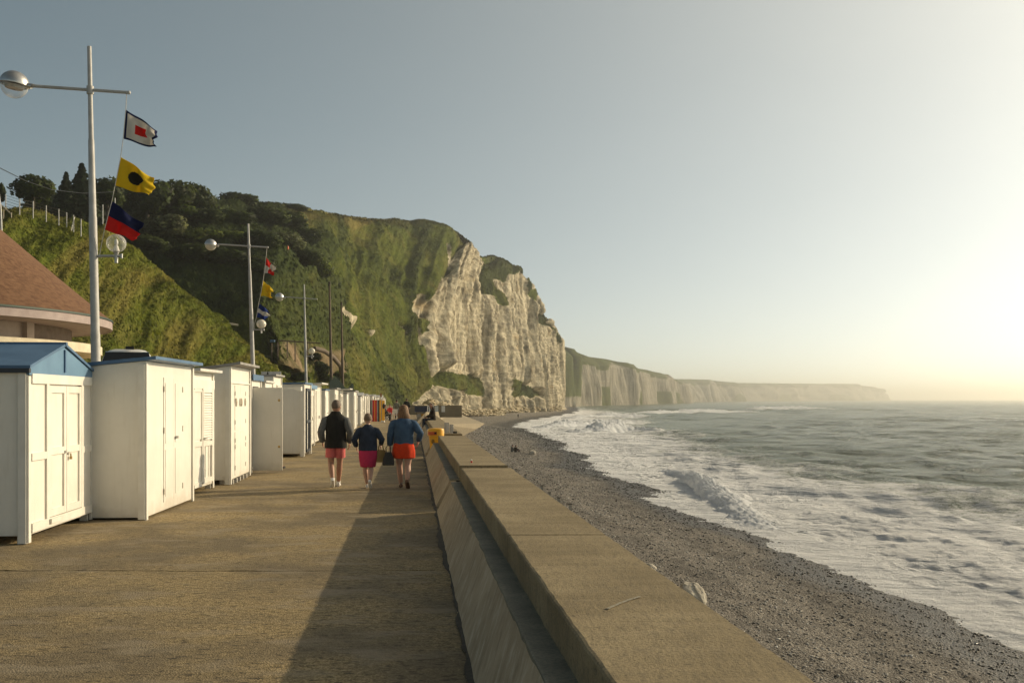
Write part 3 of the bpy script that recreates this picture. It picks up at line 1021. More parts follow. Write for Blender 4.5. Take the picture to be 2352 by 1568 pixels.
def near_spur():
    c = [
        [(-330, 905, 52), (-330, 800, 58), (-330, 700, 64), (-330, 600, 71), (-330, 520, 78), (-330, 470, 83), (-330, 440, 88)],
        [(-90, 900, 60), (-90, 810, 66), (-90, 710, 73), (-90, 620, 80), (-90, 540, 87), (-90, 492, 92), (-90, 455, 97)],
        [(30, 895, 66), (25, 810, 72), (20, 715, 79), (18, 630, 86), (15, 555, 93), (12, 508, 98), (8, 472, 103)],
        [(190, 890, 76), (185, 815, 81), (180, 730, 87), (175, 655, 93), (172, 590, 99), (168, 548, 104), (160, 508, 109)],
        [(330, 886, 86), (325, 825, 90), (318, 755, 95), (310, 690, 101), (303, 635, 107), (297, 600, 111), (288, 568, 115)],
        [(450, 884, 96), (445, 835, 99), (437, 780, 103), (427, 730, 109), (418, 695, 114), (410, 675, 118), (400, 655, 122)],
        [(560, 884, 107), (556, 850, 109), (550, 815, 112), (540, 785, 117), (530, 763, 121), (522, 751, 125), (512, 738, 129)],
        [(650, 888, 118), (645, 872, 119), (640, 856, 121), (630, 842, 125), (620, 832, 129), (612, 824, 133), (602, 816, 137)],
        [(715, 905, 126), (712, 900, 127), (708, 895, 129), (700, 890, 131), (692, 884, 134), (685, 880, 138), (678, 874, 142)],
    ]
    G = sheet(c, 340, 190, back=((-4, 12, -1.5), (-10, 40, -10)), footdrop=(3, -6, -2.5))
    n = normals(G)
    P = G.reshape(-1, 3)
    nu, nv = G.shape[:2]
    uu = np.repeat(np.linspace(0, 1, nu)[:, None], nv, 1).ravel()
    vv = np.repeat(np.linspace(0, 1, nv)[None], nu, 0).ravel()
    disp = 1.2 * fbm(P / 16, 3, 101) + .12 * fbm(P / 3.2, 3, 102) + .5 * fbm(np.c_[uu * 30 - vv * 6, vv * 5, vv * 0], 4, 103)
    fade = sstep(0, .12, vv) * (1 - sstep(.9, 1, vv))
    P2 = P + n.reshape(-1, 3) * (disp * fade)[:, None] * np.sign(n.reshape(-1, 3)[:, 2:3].mean() or 1)
    dry = np.clip(.15 + .6 * fbm(np.c_[uu * 20 - vv * 8, vv * 6, vv * 0], 4, 104), 0, .55)
    z = np.zeros(len(P))
    return P2, (nu, nv), {"chalk": z, "earth": z, "bush": np.clip(.5 * fbm(P / 7, 3, 105) - .16, 0, .35), "dry": dry}
Psp, shp_sp, at_sp = near_spur()
me = raw_mesh("hill", Psp, grid_faces(*shp_sp), at_sp)
link("hill", me, m_hill, kind="structure")

def main_hill():
    def cliff(f, c_, n=7, e=.12, bow=0):
        """near-vertical column from foot to crest"""
        out = []
        for i in range(n):
            v = i / (n - 1)
            out.append((f[0] + (c_[0] - f[0]) * v, f[1] + (c_[1] - f[1]) * v, f[2] + (c_[2] - f[2]) * (v ** 1.6)))
        return out
    c = [
        [(60, 850, 168), (60, 740, 172), (60, 640, 178), (60, 570, 186), (60, 520, 194), (60, 480, 202), (60, 462, 212)],
        [(180, 850, 170), (180, 740, 173), (180, 640, 179), (180, 560, 188), (180, 510, 198), (180, 470, 206), (180, 452, 218)],
        [(320, 850, 166), (320, 750, 169), (320, 660, 175), (320, 580, 185), (320, 520, 197), (320, 472, 212), (320, 446, 230)],
        [(450, 855, 162), (448, 770, 165), (445, 690, 170), (440, 610, 178), (440, 545, 192), (445, 492, 212), (450, 466, 240)],
        [(575, 862, 160), (572, 800, 162), (568, 725, 167), (560, 650, 176), (555, 580, 192), (552, 515, 222), (550, 471, 262)],
        [(690, 880, 168), (680, 840, 164), (650, 768, 164), (640, 700, 172), (648, 630, 190), (650, 550, 226), (640, 475, 292)],
        [(805, 900, 215), (795, 850, 214), (772, 780, 214), (745, 710, 218), (732, 630, 234), (725, 560, 266), (720, 489, 318)],
        [(895, 910, 265), (880, 860, 265), (855, 790, 268), (828, 710, 273), (812, 630, 292), (802, 560, 322), (800, 503, 358)],
        [(940, 917, 305), (923, 860, 306), (895, 790, 309), (873, 710, 317), (864, 640, 332), (867, 570, 362), (880, 511, 398)],
        [(968, 926, 335), (953, 880, 336), (926, 820, 340), (916, 740, 346), (926, 670, 358), (950, 600, 387), (970, 521, 432)],
        [(1000, 933, 356), (992, 885, 358), (985, 830, 362), (985, 765, 369), (1003, 695, 380), (1022, 620, 402), (1050, 540, 450)],
        [(1050, 940, 392), (1048, 890, 396), (1046, 830, 400), (1050, 760, 405), (1058, 690, 412), (1068, 625, 424), (1084, 564, 452)],
        [(1095, 943, 425), (1093, 890, 432), (1092, 830, 437), (1094, 760, 442), (1096, 695, 448), (1098, 640, 456), (1104, 598, 474)],
        [(1118, 944, 446), (1116, 890, 456), (1115, 830, 461), (1116, 760, 466), (1117, 700, 473), (1118, 645, 484), (1122, 602, 505)],
        cliff((1158, 945, 474), (1150, 598, 528)),
        cliff((1205, 944, 512), (1193, 626, 552)),
        cliff((1240, 943, 545), (1226, 664, 574)),
        cliff((1252, 943, 556), (1239, 692, 580)),
        cliff((1262, 942, 566), (1246, 722, 590)),
        cliff((1284, 941, 598), (1270, 746, 612)),
        cliff((1292, 940, 625), (1288, 772, 632)),
        cliff((1288, 939, 660), (1287, 778, 664)),
        cliff((1262, 937, 720), (1262, 790, 720)),
    ]
    nu, nv = 860, 220
    G = sheet(c, nu, nv)
    n = normals(G)
    if n[nu // 2, nv // 2, 2] < 0:
        n = -n
    P = G.reshape(-1, 3)
    N_ = n.reshape(-1, 3)
    px, py = proj(P)
    wob = 7 * fbm(np.c_[px / 16, py / 16, px * 0], 4, 111), 7 * fbm(np.c_[px / 16, py / 16, px * 0], 4, 112)
    qx, qy = px + wob[0], py + wob[1]
    main = [(1003, 560), (1030, 575), (1040, 592), (1062, 566), (1078, 556), (1112, 585), (1112, 640), (1105, 672), (1125, 684), (1158, 704), (1163, 690), (1135, 645), (1150, 640), (1158, 650), (1172, 628), (1192, 618), (1400, 640), (1400, 990), (940, 990), (945, 930), (972, 905), (985, 885), (1040, 897), (1103, 908), (1112, 882), (1095, 857), (1040, 862), (985, 847), (955, 800), (943, 765), (922, 724), (927, 703), (945, 678), (985, 690), (1005, 640), (1033, 625), (1028, 600)]
    chalk = inpoly(qx, qy, main)
    for veg in ([(955, 730), (980, 738), (985, 760), (965, 765), (952, 750)], [(1165, 868), (1180, 876), (1215, 888), (1245, 898), (1252, 912), (1215, 912), (1175, 915), (1168, 895)],
                [(1203, 640), (1222, 655), (1236, 690), (1226, 690), (1212, 670)], [(1238, 712), (1262, 735), (1266, 752), (1248, 752), (1236, 735)],
                [(1050, 640), (1060, 648), (1058, 668), (1046, 655)], [(1262, 735), (1284, 768), (1284, 785), (1270, 765)]):
        chalk &= ~inpoly(qx, qy, veg)
    for bare in ([(772, 704), (790, 707), (808, 722), (816, 742), (812, 760), (800, 742), (784, 724)], [(975, 838), (988, 850), (985, 872), (970, 862)], [(900, 745), (915, 752), (918, 772), (905, 765)],
                 [(855, 745), (872, 752), (868, 765)]):
        chalk |= inpoly(qx, qy, bare)
    chalk = blur(chalk.reshape(nu, nv).astype(float), 2).ravel()
    earth = inpoly(qx, qy, [(600, 790), (640, 775), (720, 785), (745, 800), (790, 830), (800, 860), (700, 865), (620, 840)]).astype(float)
    earth = blur(earth.reshape(nu, nv), 3).ravel() * np.clip(.6 + .6 * fbm(P / 5, 3, 113), 0, 1)
    bush = inpoly(qx, qy, [(-100, 400), (640, 455), (700, 520), (740, 590), (720, 640), (640, 640), (600, 700), (520, 740), (590, 830), (-100, 900)]).astype(float)
    bush = np.maximum(blur(bush.reshape(nu, nv), 4).ravel(), np.clip(.9 * fbm(P / 16, 4, 114) - .12, 0, .8))
    bush = np.maximum(bush, inpoly(qx, qy, [(1120, 590), (1160, 590), (1195, 640), (1150, 650), (1120, 640)]) * .7)
    bush = np.maximum(bush, inpoly(qx, qy, [(860, 505), (960, 512), (1020, 540), (940, 540), (880, 525)]) * .7)
    uu_ = np.repeat(np.linspace(0, 1, nu)[:, None], nv, 1).ravel(); vv_ = np.repeat(np.linspace(0, 1, nv)[None], nu, 0).ravel()
    strk = fbm(np.c_[uu_ * 46, vv_ * 2.0, uu_ * 0], 4, 116)
    bush = np.maximum(bush, np.clip(strk * 1.3 + .08, 0, .85))
    top = inpoly(qx, qy, [(640, 465), (720, 470), (900, 500), (1000, 512), (960, 535), (860, 520), (740, 510), (660, 490)]).astype(float)
    dry = np.clip(blur(top.reshape(nu, nv), 4).ravel() * .8 + .55 * fbm(P / 22, 4, 115), 0, .8)
    uu = np.repeat(np.linspace(0, 1, nu)[:, None], nv, 1).ravel()
    vv = np.repeat(np.linspace(0, 1, nv)[None], nu, 0).ravel()
    arc = np.cumsum(np.linalg.norm(np.diff(G[:, nv // 3], axis=0, prepend=G[:1, nv // 3]), axis=1))
    ss = np.repeat(arc[:, None], nv, 1).ravel()
    gul = 7.5 * fbm(np.c_[ss / 30, vv * 1.3, ss * 0], 4, 121, .55) + 1.3 * (1 - np.abs(vnoise(np.c_[ss / 8, vv * 2.2, ss * 0], 122)) * 2)
    lump = 2.4 * fbm(P / 22, 3, 123) + 0.9 * fbm(P / 6.5, 4, 124) + bush * (1.3 * np.abs(fbm(P / 5, 3, 125)) + .8)
    veg = gul * sstep(.12, .3, vv) * sstep(.3, .6, uu + .1) + lump
    lean = ss + 3 * fbm(P / 25, 2, 138)
    flute = 4.0 * fbm(np.c_[ss / 38, P[:, 2] / 130, ss * 0], 2, 131) + 5.0 * np.abs(fbm(np.c_[lean / 15, P[:, 2] / 160, ss * 0], 2, 132)) + 2.6 * np.abs(fbm(np.c_[lean / 5.5, P[:, 2] / 75, ss * 0], 2, 133)) + 1.0 * fbm(np.c_[lean / 2.8, P[:, 2] / 18, ss * 0], 3, 136)
    sz_ = P[:, 2] / 2.6 + fbm(P / 30, 2, 135) * .8
    strata = .75 * (sz_ - np.floor(sz_)) * (.4 + .6 * np.clip(fbm(P / 35, 2, 139) + .4, 0, 1)) + .35 * fbm(np.c_[P[:, 2] * .5, ss / 45, ss * 0], 3, 134)
    wide = blur(chalk.reshape(nu, nv), 40).ravel()
    disp = veg * (1 - chalk) + (flute - 3.4 + strata) * chalk * sstep(.3, .95, wide) + chalk * (.45 * fbm(P / [2.0, 2.0, 4.0], 3, 151))
    fade = sstep(0, .08, vv) * (1 - .75 * sstep(.62, .86, vv)) * (1 - sstep(.9, 1, vv))
    # keep the outermost edge column steady
    fade *= 1 - .85 * sstep(.90, 1.0, uu)
    P2 = P + N_ * (disp * fade)[:, None]
    return P2, (nu, nv), {"chalk": chalk, "earth": earth, "bush": np.clip(np.maximum(bush, .16 + .22 * fbm(P / 9, 3, 117)), 0, 1), "dry": dry}
Pmh, shp_mh, at_mh = main_hill()
Fm = grid_faces(*shp_mh)
ckf = at_mh["chalk"][Fm].mean(1) > .5
def submesh(name, P, F, at):
    used, inv = np.unique(F, return_inverse=True)
    return raw_mesh(name, P[used], inv.reshape(F.shape), {k: v[used] for k, v in at.items()})
link("hillside", submesh("hillside", Pmh, Fm[~ckf], at_mh), m_hill, kind="structure")
link("cliff", submesh("cliff", Pmh, Fm[ckf], at_mh), m_hill, kind="structure")

def far_cliffs(name, pts, thick, seed, vegp=.35):
    """headland seen along the coast: list of (px, top py, d)"""
    pts = np.array(pts, float)
    n = 260
    tt = np.linspace(0, len(pts) - 1, n)
    q = np.c_[[np.interp(tt, np.arange(len(pts)), pts[:, k]) for k in range(3)]].T
    top = np.array([W(*r) for r in q])
    rows = [0, .03, .12, .25, .4, .55, .68, .8, .9, .97, 1.0]
    nv = 44
    vv = np.linspace(0, 1, nv)
    G = np.zeros((n, nv + 4, 3))
    nrm = np.gradient(top[:, :2], axis=0)
    nrm = np.c_[nrm[:, 1], -nrm[:, 0]]
    nrm /= np.linalg.norm(nrm, axis=1, keepdims=True)
    for j, v in enumerate(vv):
        z = SEA - 3 + (top[:, 2] - SEA + 3) * v
        s_ = (q[:, 2] / 1200) * 5 * (1 - v) ** 1.8 - 10 * sstep(.82, 1, v)
        G[:, j, :2] = top[:, :2] + nrm * s_[:, None]
        G[:, j, 2] = z
    for j, (bk, dz) in enumerate([(40, 2), (120, 3), (400, 3), (900, -10)]):
        G[:, nv + j, :2] = top[:, :2] + np.array([-.96, .28]) * bk
        G[:, nv + j, 2] = top[:, 2] + dz - 3
    P = G.reshape(-1, 3)
    arc = np.cumsum(np.linalg.norm(np.diff(top, axis=0, prepend=top[:1]), axis=1))
    ss = np.repeat(arc[:, None], nv + 4, 1).ravel()
    v_ = np.repeat(np.r_[vv, 1, 1, 1, 1][None], n, 0).ravel()
    N_ = np.repeat(nrm[:, None], nv + 4, 1).reshape(-1, 2)
    k = np.median(q[:, 2]) / 1000
    disp = 10 * k * fbm(np.c_[ss / (55 * k), P[:, 2] / 200, ss * 0], 4, seed) + 6 * k * np.abs(fbm(np.c_[ss / (24 * k), P[:, 2] / 80, ss * 0], 3, seed + 1))
    P[:, :2] += N_ * (disp * (v_ < 1))[:, None]
    veg = np.clip(sstep(.74, .84, v_ + .16 * fbm(np.c_[ss / (50 * k), v_ * 2, ss * 0], 4, seed + 2)), 0, 1)
    veg = np.maximum(veg, sstep(.15, .5, fbm(np.c_[ss / (70 * k), v_ * 1.2, ss * 0], 3, seed + 3)) * (1 - sstep(.35, .5, v_)) * .9)
    if vegp >= 1:
        qx_ = np.repeat(q[:, 0][:, None], nv + 4, 1).ravel() + 9 * fbm(np.c_[ss / 30, v_ * 4, ss * 0], 3, seed + 7)
        veg = np.maximum(veg, sstep(1352, 1336, qx_) * sstep(.12, .3, v_))
    zz = np.zeros(len(P))
    me = raw_mesh(name, P, grid_faces(n, nv + 4), {"chalk": 1 - veg, "earth": zz, "bush": veg * .7, "dry": zz})
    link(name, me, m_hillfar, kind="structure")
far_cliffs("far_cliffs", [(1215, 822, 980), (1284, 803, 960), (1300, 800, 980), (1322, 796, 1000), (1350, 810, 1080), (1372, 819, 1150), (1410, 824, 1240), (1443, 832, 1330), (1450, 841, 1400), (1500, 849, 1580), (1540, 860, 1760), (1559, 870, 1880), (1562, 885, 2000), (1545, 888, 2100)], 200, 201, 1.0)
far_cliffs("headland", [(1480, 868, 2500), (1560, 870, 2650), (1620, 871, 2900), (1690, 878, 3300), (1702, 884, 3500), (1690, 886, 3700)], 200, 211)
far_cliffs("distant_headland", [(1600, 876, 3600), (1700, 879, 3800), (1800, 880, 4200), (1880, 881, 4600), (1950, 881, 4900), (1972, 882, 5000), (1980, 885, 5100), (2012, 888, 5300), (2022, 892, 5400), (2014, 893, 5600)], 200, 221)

# grass tufts standing on the slopes
def tufts(name, P, shape, at, n, h, seed, mask, m):
    g = np.random.default_rng(seed)
    Gd = P.reshape(shape + (3,))
    i = g.integers(0, shape[0] - 1, n); j = g.integers(0, shape[1] - 1, n)
    fu, fv = g.random(n)[:, None], g.random(n)[:, None]
    Q = (Gd[i, j] * (1 - fu) + Gd[i + 1, j] * fu) * (1 - fv) + (Gd[i, j + 1] * (1 - fu) + Gd[i + 1, j + 1] * fu) * fv
    idx = i * shape[1] + j
    px, py = proj(Q)
    keep = (at["chalk"][idx] < .35) & (at["earth"][idx] < .5) & (px > -150) & (px < 1320) & (Q[:, 1] > 40)
    keep &= mask(px, py)
    Q, idx = Q[keep], idx[keep]
    n = len(Q)
    hh = h * g.uniform(.5, 1.3, n) * (Q[:, 1] / 110) ** .6 * (1 + .8 * at["bush"][idx])
    a = g.uniform(0, np.pi, n)
    wv = np.c_[np.cos(a), np.sin(a), np.zeros(n)] * (hh * .55)[:, None]
    lean = np.c_[g.normal(-.25, .35, n), g.normal(0, .35, n), np.full(n, 1.0)] * hh[:, None]
    low = Q - [0, 0, .15]
    V = np.stack([low - wv, low + wv, Q + lean + wv * .35, Q + lean - wv * .5], 1).reshape(-1, 3)
    F = np.arange(4 * n).reshape(-1, 4)
    big = fbm(Q / 9, 3, seed + 5)
    b = at["bush"][idx]; dr = np.clip(at["dry"][idx] + g.normal(0, .12, n), 0, 1)
    base = np.c_[.088 + .035 * big, .108 + .035 * big, .011 + .003 * big] * g.uniform(.84, 1.16, n)[:, None]
    base = base * (1 - dr)[:, None] + np.array([.24, .19, .05]) * g.uniform(.7, 1.2, n)[:, None] * dr[:, None]
    base = base * (1 - b)[:, None] + np.array([.034, .048, .012]) * g.uniform(.5, 1.6, n)[:, None] * b[:, None]
    base = np.clip(base * (1 + .15 * fbm(Q / 2.6, 2, seed + 9))[:, None], .006, .4)
    nr = normals(Gd).reshape(-1, 3)
    if nr[:, 2].mean() < 0: nr = -nr
    nr = nr[idx] + g.normal(0, .16, (n, 3))
    nr /= np.linalg.norm(nr, axis=1, keepdims=True)
    link(name, raw_mesh(name, V, F, {"tint": np.repeat(base, 4, 0), "lie": np.repeat(nr * .5 + .5, 4, 0)}, smooth=False), m, kind="stuff")
t = NT("grass_blades")
ca = t.attr("tint", 'Color')
lie = t.n("VectorMath", operation='MULTIPLY_ADD')
t.L(t.attr("lie", 'Color'), lie.inputs[0]); lie.inputs[1].default_value = (2, 2, 2); lie.inputs[2].default_value = (-1, -1, -1)
t.set(ca, .8, 0, lie.outputs[0], .1)
tr = t.n("BsdfTranslucent"); t.L(ca, tr.inputs[0])
mx = t.n("MixShader"); mx.inputs[0].default_value = .12
t.L(t.b.outputs[0], mx.inputs[1]); t.L(tr.outputs[0], mx.inputs[2]); t.L(mx.outputs[0], t.out.inputs[0])
m_blade = t.mat
tufts("hill_grass", Psp, shp_sp, at_sp, 95000, .15, 301, lambda px, py: py < 890, m_blade)
tufts("hillside_grass", Pmh, shp_mh, at_mh, 165000, .17, 302, lambda px, py: py < 935, m_blade)

# ------------------------------------------------------------------ trees and shrubs
t = NT("leaves")
ca = t.attr("tint", 'Color')
ob = t.n("ObjectInfo")
tint = t.ramp(ob.outputs['Random'], [(0, c4(.75, .8, .7)), (1, c4(1.15, 1.1, 1.0))])
cc = t.mix(1, ca, tint, 'MULTIPLY')
vt = t.n("VectorTransform", vector_type='NORMAL', convert_from='OBJECT', convert_to='WORLD')
lie = t.n("VectorMath", operation='MULTIPLY_ADD')
t.L(t.attr("lie", 'Color'), lie.inputs[0]); lie.inputs[1].default_value = (2, 2, 2); lie.inputs[2].default_value = (-1, -1, -1)
t.L(lie.outputs[0], vt.inputs[0])
t.set(cc, .65, 0, vt.outputs[0], .15)
tr = t.n("BsdfTranslucent"); t.L(cc, tr.inputs[0])
mx = t.n("MixShader"); mx.inputs[0].default_value = .3
t.L(t.b.outputs[0], mx.inputs[1]); t.L(tr.outputs[0], mx.inputs[2]); t.L(mx.outputs[0], t.out.inputs[0])
m_leaf = t.mat
m_bark = pbr("bark", (.07, .055, .04), (.04, .03, .022), 6, .9, bump=.4)

def crown_mesh(seed, n=2600, conifer=False, leaf=.085, col=(.036, .050, .014)):
    g = np.random.default_rng(seed)
    if conifer:
        v = g.random(n) ** .75
        lay = np.floor(v * 9) / 9 + .02 * g.normal(size=n)
        r = (1 - v) * .75 * (.55 + .6 * ((v * 9) % 1 < .5)) * np.sqrt(g.random(n)) * 1.25 + .02
        a = g.uniform(0, 2 * np.pi, n)
        Q = np.c_[r * np.cos(a), r * np.sin(a), v * 2.0 - .85 - r * .35]
        out = np.c_[np.cos(a), np.sin(a), np.full(n, .2)]
    else:
        k = 13
        c = g.normal(0, 1, (k, 3)); c /= np.linalg.norm(c, axis=1, keepdims=True)
        c *= (.55 * g.random(k) ** .4)[:, None] * [1, 1, .8]
        rr = g.uniform(.28, .52, k)
        w = g.integers(0, k, n)
        dv = g.normal(0, 1, (n, 3)); dv /= np.linalg.norm(dv, axis=1, keepdims=True)
        Q = c[w] + dv * (rr[w] * g.uniform(.72, 1.12, n))[:, None]
        out = dv
    sz = leaf * g.uniform(.6, 1.5, n)
    u = np.cross(out + .7 * g.normal(0, 1, (n, 3)), g.normal(0, 1, (n, 3))); u /= np.linalg.norm(u, axis=1, keepdims=True)
    wv = np.cross(out + .5 * g.normal(0, 1, (n, 3)), u); wv /= np.linalg.norm(wv, axis=1, keepdims=True) + 1e-6
    u *= sz[:, None]; wv *= (sz * .7)[:, None]
    V = np.stack([Q - u, Q + wv, Q + u, Q - wv], 1).reshape(-1, 3)
    F = np.arange(4 * n).reshape(-1, 4)
    tone = g.uniform(.55, 1.7, n) * (1 + .35 * fbm(Q * 3, 2, seed))
    tc = np.array(col)[None] * tone[:, None]
    on = out * .75 + Q / (np.linalg.norm(Q, axis=1, keepdims=True) + 1e-6) * .5 + g.normal(0, .28, (n, 3))
    on /= np.linalg.norm(on, axis=1, keepdims=True)
    me = raw_mesh("crown", V, F, {"tint": np.repeat(tc, 4, 0), "lie": np.repeat(on * .5 + .5, 4, 0)}, smooth=False)
    me.materials.append(m_leaf)
    return me
crowns = [crown_mesh(s) for s in (1, 2, 3)]
crown_con = crown_mesh(5, 3200, True, .085, (.020, .028, .012))
crown_pale = crown_mesh(6, 3000, False, .07, (.085, .095, .045))
crown_bright = crown_mesh(8, 2400, False, .08, (.075, .10, .018))
def trunk_mesh(seed):
    g = random.Random(seed)
    mb = MB()
    mb.tube([(0, 0, -1.6), (.03, .02, -.9), (.0, .04, -.3), (.05, 0, .3)], [.11, .085, .065, .03], 8)
    for k in range(4):
        a = g.uniform(0, 6.28)
        z = g.uniform(-.9, -.2)
        mb.tube([(0, 0, z), (.25 * math.cos(a), .25 * math.sin(a), z + .25), (.5 * math.cos(a), .5 * math.sin(a), z + .5)], [.05, .035, .012], 6)
    me = bpy.data.meshes.new("trunk")
    me.from_pydata(np.concatenate(mb.v).tolist(), [], mb.f)
    me.materials.append(m_bark)
    return me
trunks = [trunk_mesh(1), trunk_mesh(2)]
allP = np.concatenate([Pmh, Psp])
apx, apy = proj(allP)
def surf(px, py, which=None):
    P, a, b = (Pmh, proj(Pmh)[0], proj(Pmh)[1]) if which == 'm' else ((Psp,) + proj(Psp) if which == 's' else (allP, apx, apy))
    e = (a - px) ** 2 + (b - py) ** 2
    c_ = np.nonzero(e < e.min() + 20)[0]
    j = c_[P[c_, 1].argmin()]
    return P[j]
def plant(name, label, cat, group, px, py, rpx, hpx, d, crown, trunk=True, sink=.25, rz=None):
    """px,py = middle of the crown, rpx/hpx half sizes in photo pixels at distance d"""
    X, Y, Z = W(px, py, d)
    r, h = rpx * d / FL, hpx * d / FL
    root = thing(name, label, cat, (X, Y, Z - h * 1.0), rz if rz is not None else rnd.uniform(0, 6.28), group)
    o = link("crown", crown, None, root)
    o.location = (0, 0, h)
    o.scale = (r * 1.05, r * 1.05, h * 1.08)
    if trunk:
        q = link("trunk", trunks[rnd.randrange(2)], None, root)
        q.location = (0, 0, h)
        q.scale = (r * .8, r * .8, h)
    return root
G1 = "trees along the hill crest"
plant("broadleaf_tree", "rounded dark tree standing behind the wire fence posts on the hill top", "tree", G1, 76, 436, 56, 40, 150, crowns[0])
plant("broadleaf_tree", "small dark tree at the photo's edge beyond the top fence", "tree", G1, 0, 440, 13, 30, 150, crowns[1])
plant("conifer_tree", "tall dark conifer with a pointed top just beside the nearest lamp post", "tree", G1, 188, 440, 52, 50, 172, crown_con)
plant("conifer_tree", "shorter dark conifer beside the taller conifer and rounded tree", "tree", G1, 152, 450, 40, 42, 170, crown_con)
plant("broadleaf_tree", "dark tree showing between the nearest lamp post and the yellow flag", "tree", G1, 245, 448, 55, 46, 180, crowns[2])
plant("broadleaf_tree", "broad dark tree directly behind the yellow flag with black disc", "tree", G1, 340, 452, 62, 50, 190, crowns[1])
plant("broadleaf_tree", "large dark tree on the crest beside the yellow flag, first of two", "tree", G1, 392, 448, 55, 44, 196, crowns[0])
plant("broadleaf_tree", "large dark tree on the crest next to the low dome shaped tree", "tree", G1, 450, 458, 48, 40, 205, crowns[2])
plant("domed_tree", "low dome shaped dark tree alone on the bare skyline", "tree", G1, 549, 462, 56, 27, 255, crowns[1])
plant("shrub", "small dark shrub alone on the grassy skyline above the lit slope", "shrub", None, 682, 477, 27, 12, 300, crowns[0], False)
for i, (px, py, r, h, c, lab) in enumerate([
    (420, 492, 58, 28, crown_bright, "rounded mid green shrub under the crest trees"),
    (392, 525, 66, 40, crown_pale, "pale flowering shrub in the shaded hollow beside the red and blue flag"),
    (470, 545, 55, 26, crown_bright, "leafy green shrub just above the second lamp globe"),
    (540, 548, 45, 24, crown_bright, "bright green bush next to the second lamp's pole"),
    (655, 558, 60, 30, crown_pale, "paler bush beside the second lamp's flag arm"),
    (735, 620, 34, 34, crown_bright, "upright yellow green bush on the lit ridge above the third lamp"),
]):
    P0 = surf(px, py, 'm')
    plant("shrub", lab, "shrub", "bushes on the slope that can be told apart", px, py, r, h, P0[1] - r * P0[1] / FL * .35, c, False)
G2 = "dark bushes filling the shaded hollow"
spots = [(300, 520, 50, 34), (345, 500, 48, 30), (300, 470, 55, 30), (470, 500, 50, 26), (540, 505, 58, 28), (610, 500, 62, 32), (660, 510, 50, 30), (590, 550, 55, 30), (640, 590, 42, 24), (700, 545, 42, 26), (700, 590, 42, 26),
         (330, 560, 60, 24), (430, 580, 60, 26), (520, 590, 55, 24), (590, 610, 46, 26), (250, 500, 50, 40), (180, 490, 60, 36), (225, 545, 40, 30), (110, 480, 60, 26),]
for i, (px, py, r, h) in enumerate(spots):
    P0 = surf(px, py, 'm')
    plant("shrub", "dark green bush among many in the shaded hollow behind the lamp posts", "shrub", G2, px, py, r, h, P0[1] - r * P0[1] / FL * .3, crowns[i % 3], False)
G3 = "low bushes at the foot of the slope behind the huts"
for i, (px, py, r, h) in enumerate([(605, 825, 22, 14), (640, 862, 26, 14), (690, 866, 24, 14), (735, 845, 30, 22), (745, 868, 26, 14), (725, 820, 20, 12), (610, 850, 20, 13), (780, 862, 22, 14)]):
    P0 = surf(px, py, 'm')
    plant("shrub", "low leafy bush at the slope foot behind the white huts", "shrub", G3, px, py, r, h, min(P0[1] - 1.5, 205), [crowns[0], crown_bright, crowns[2]][i % 3], False)

# fallen chalk at the cliff foot
def boulders(name, regs, m, kind="stuff"):
    Ps, Ss = [], []
    for (x0, y0, x1, y1, d0, d1, n, sz) in regs:
        for _ in range(n):
            u = rnd.random()
            px, py = x0 + (x1 - x0) * u, y0 + (y1 - y0) * u + rnd.gauss(0, 3.2)
            dd = d0 + (d1 - d0) * u + rnd.uniform(-4, 4)
            Ps.append(W(px, py, dd)); s_ = sz * rnd.uniform(.35, 1.3)
            Ss.append((s_ * rnd.uniform(1, 1.8), s_, s_ * .6))
    V, F, own = blobs(np.array(Ps), np.array(Ss), True, .35)
    link(name, raw_mesh(name, V, F, smooth=False), m, kind=kind)
t = NT("stained_chalk_rock")
p = t.pos()
col = t.ramp(t.noise(p, .35, 6, .65), [(.32, c4(.30, .245, .15)), (.5, c4(.47, .39, .25)), (.66, c4(.60, .53, .40))])
m_rockchalk = t.set(col, .95, 0, t.bump(t.noise(p, 1.5, 5, .7), .8, .3), .1)
boulders("chalk_rubble", [(975, 938, 1100, 950, 300, 385, 380, .9), (1000, 946, 1160, 952, 300, 420, 480, .7), (1100, 945, 1290, 940, 400, 590, 420, 1.0), (985, 925, 1060, 938, 320, 385, 160, 1.1)], m_rockchalk)
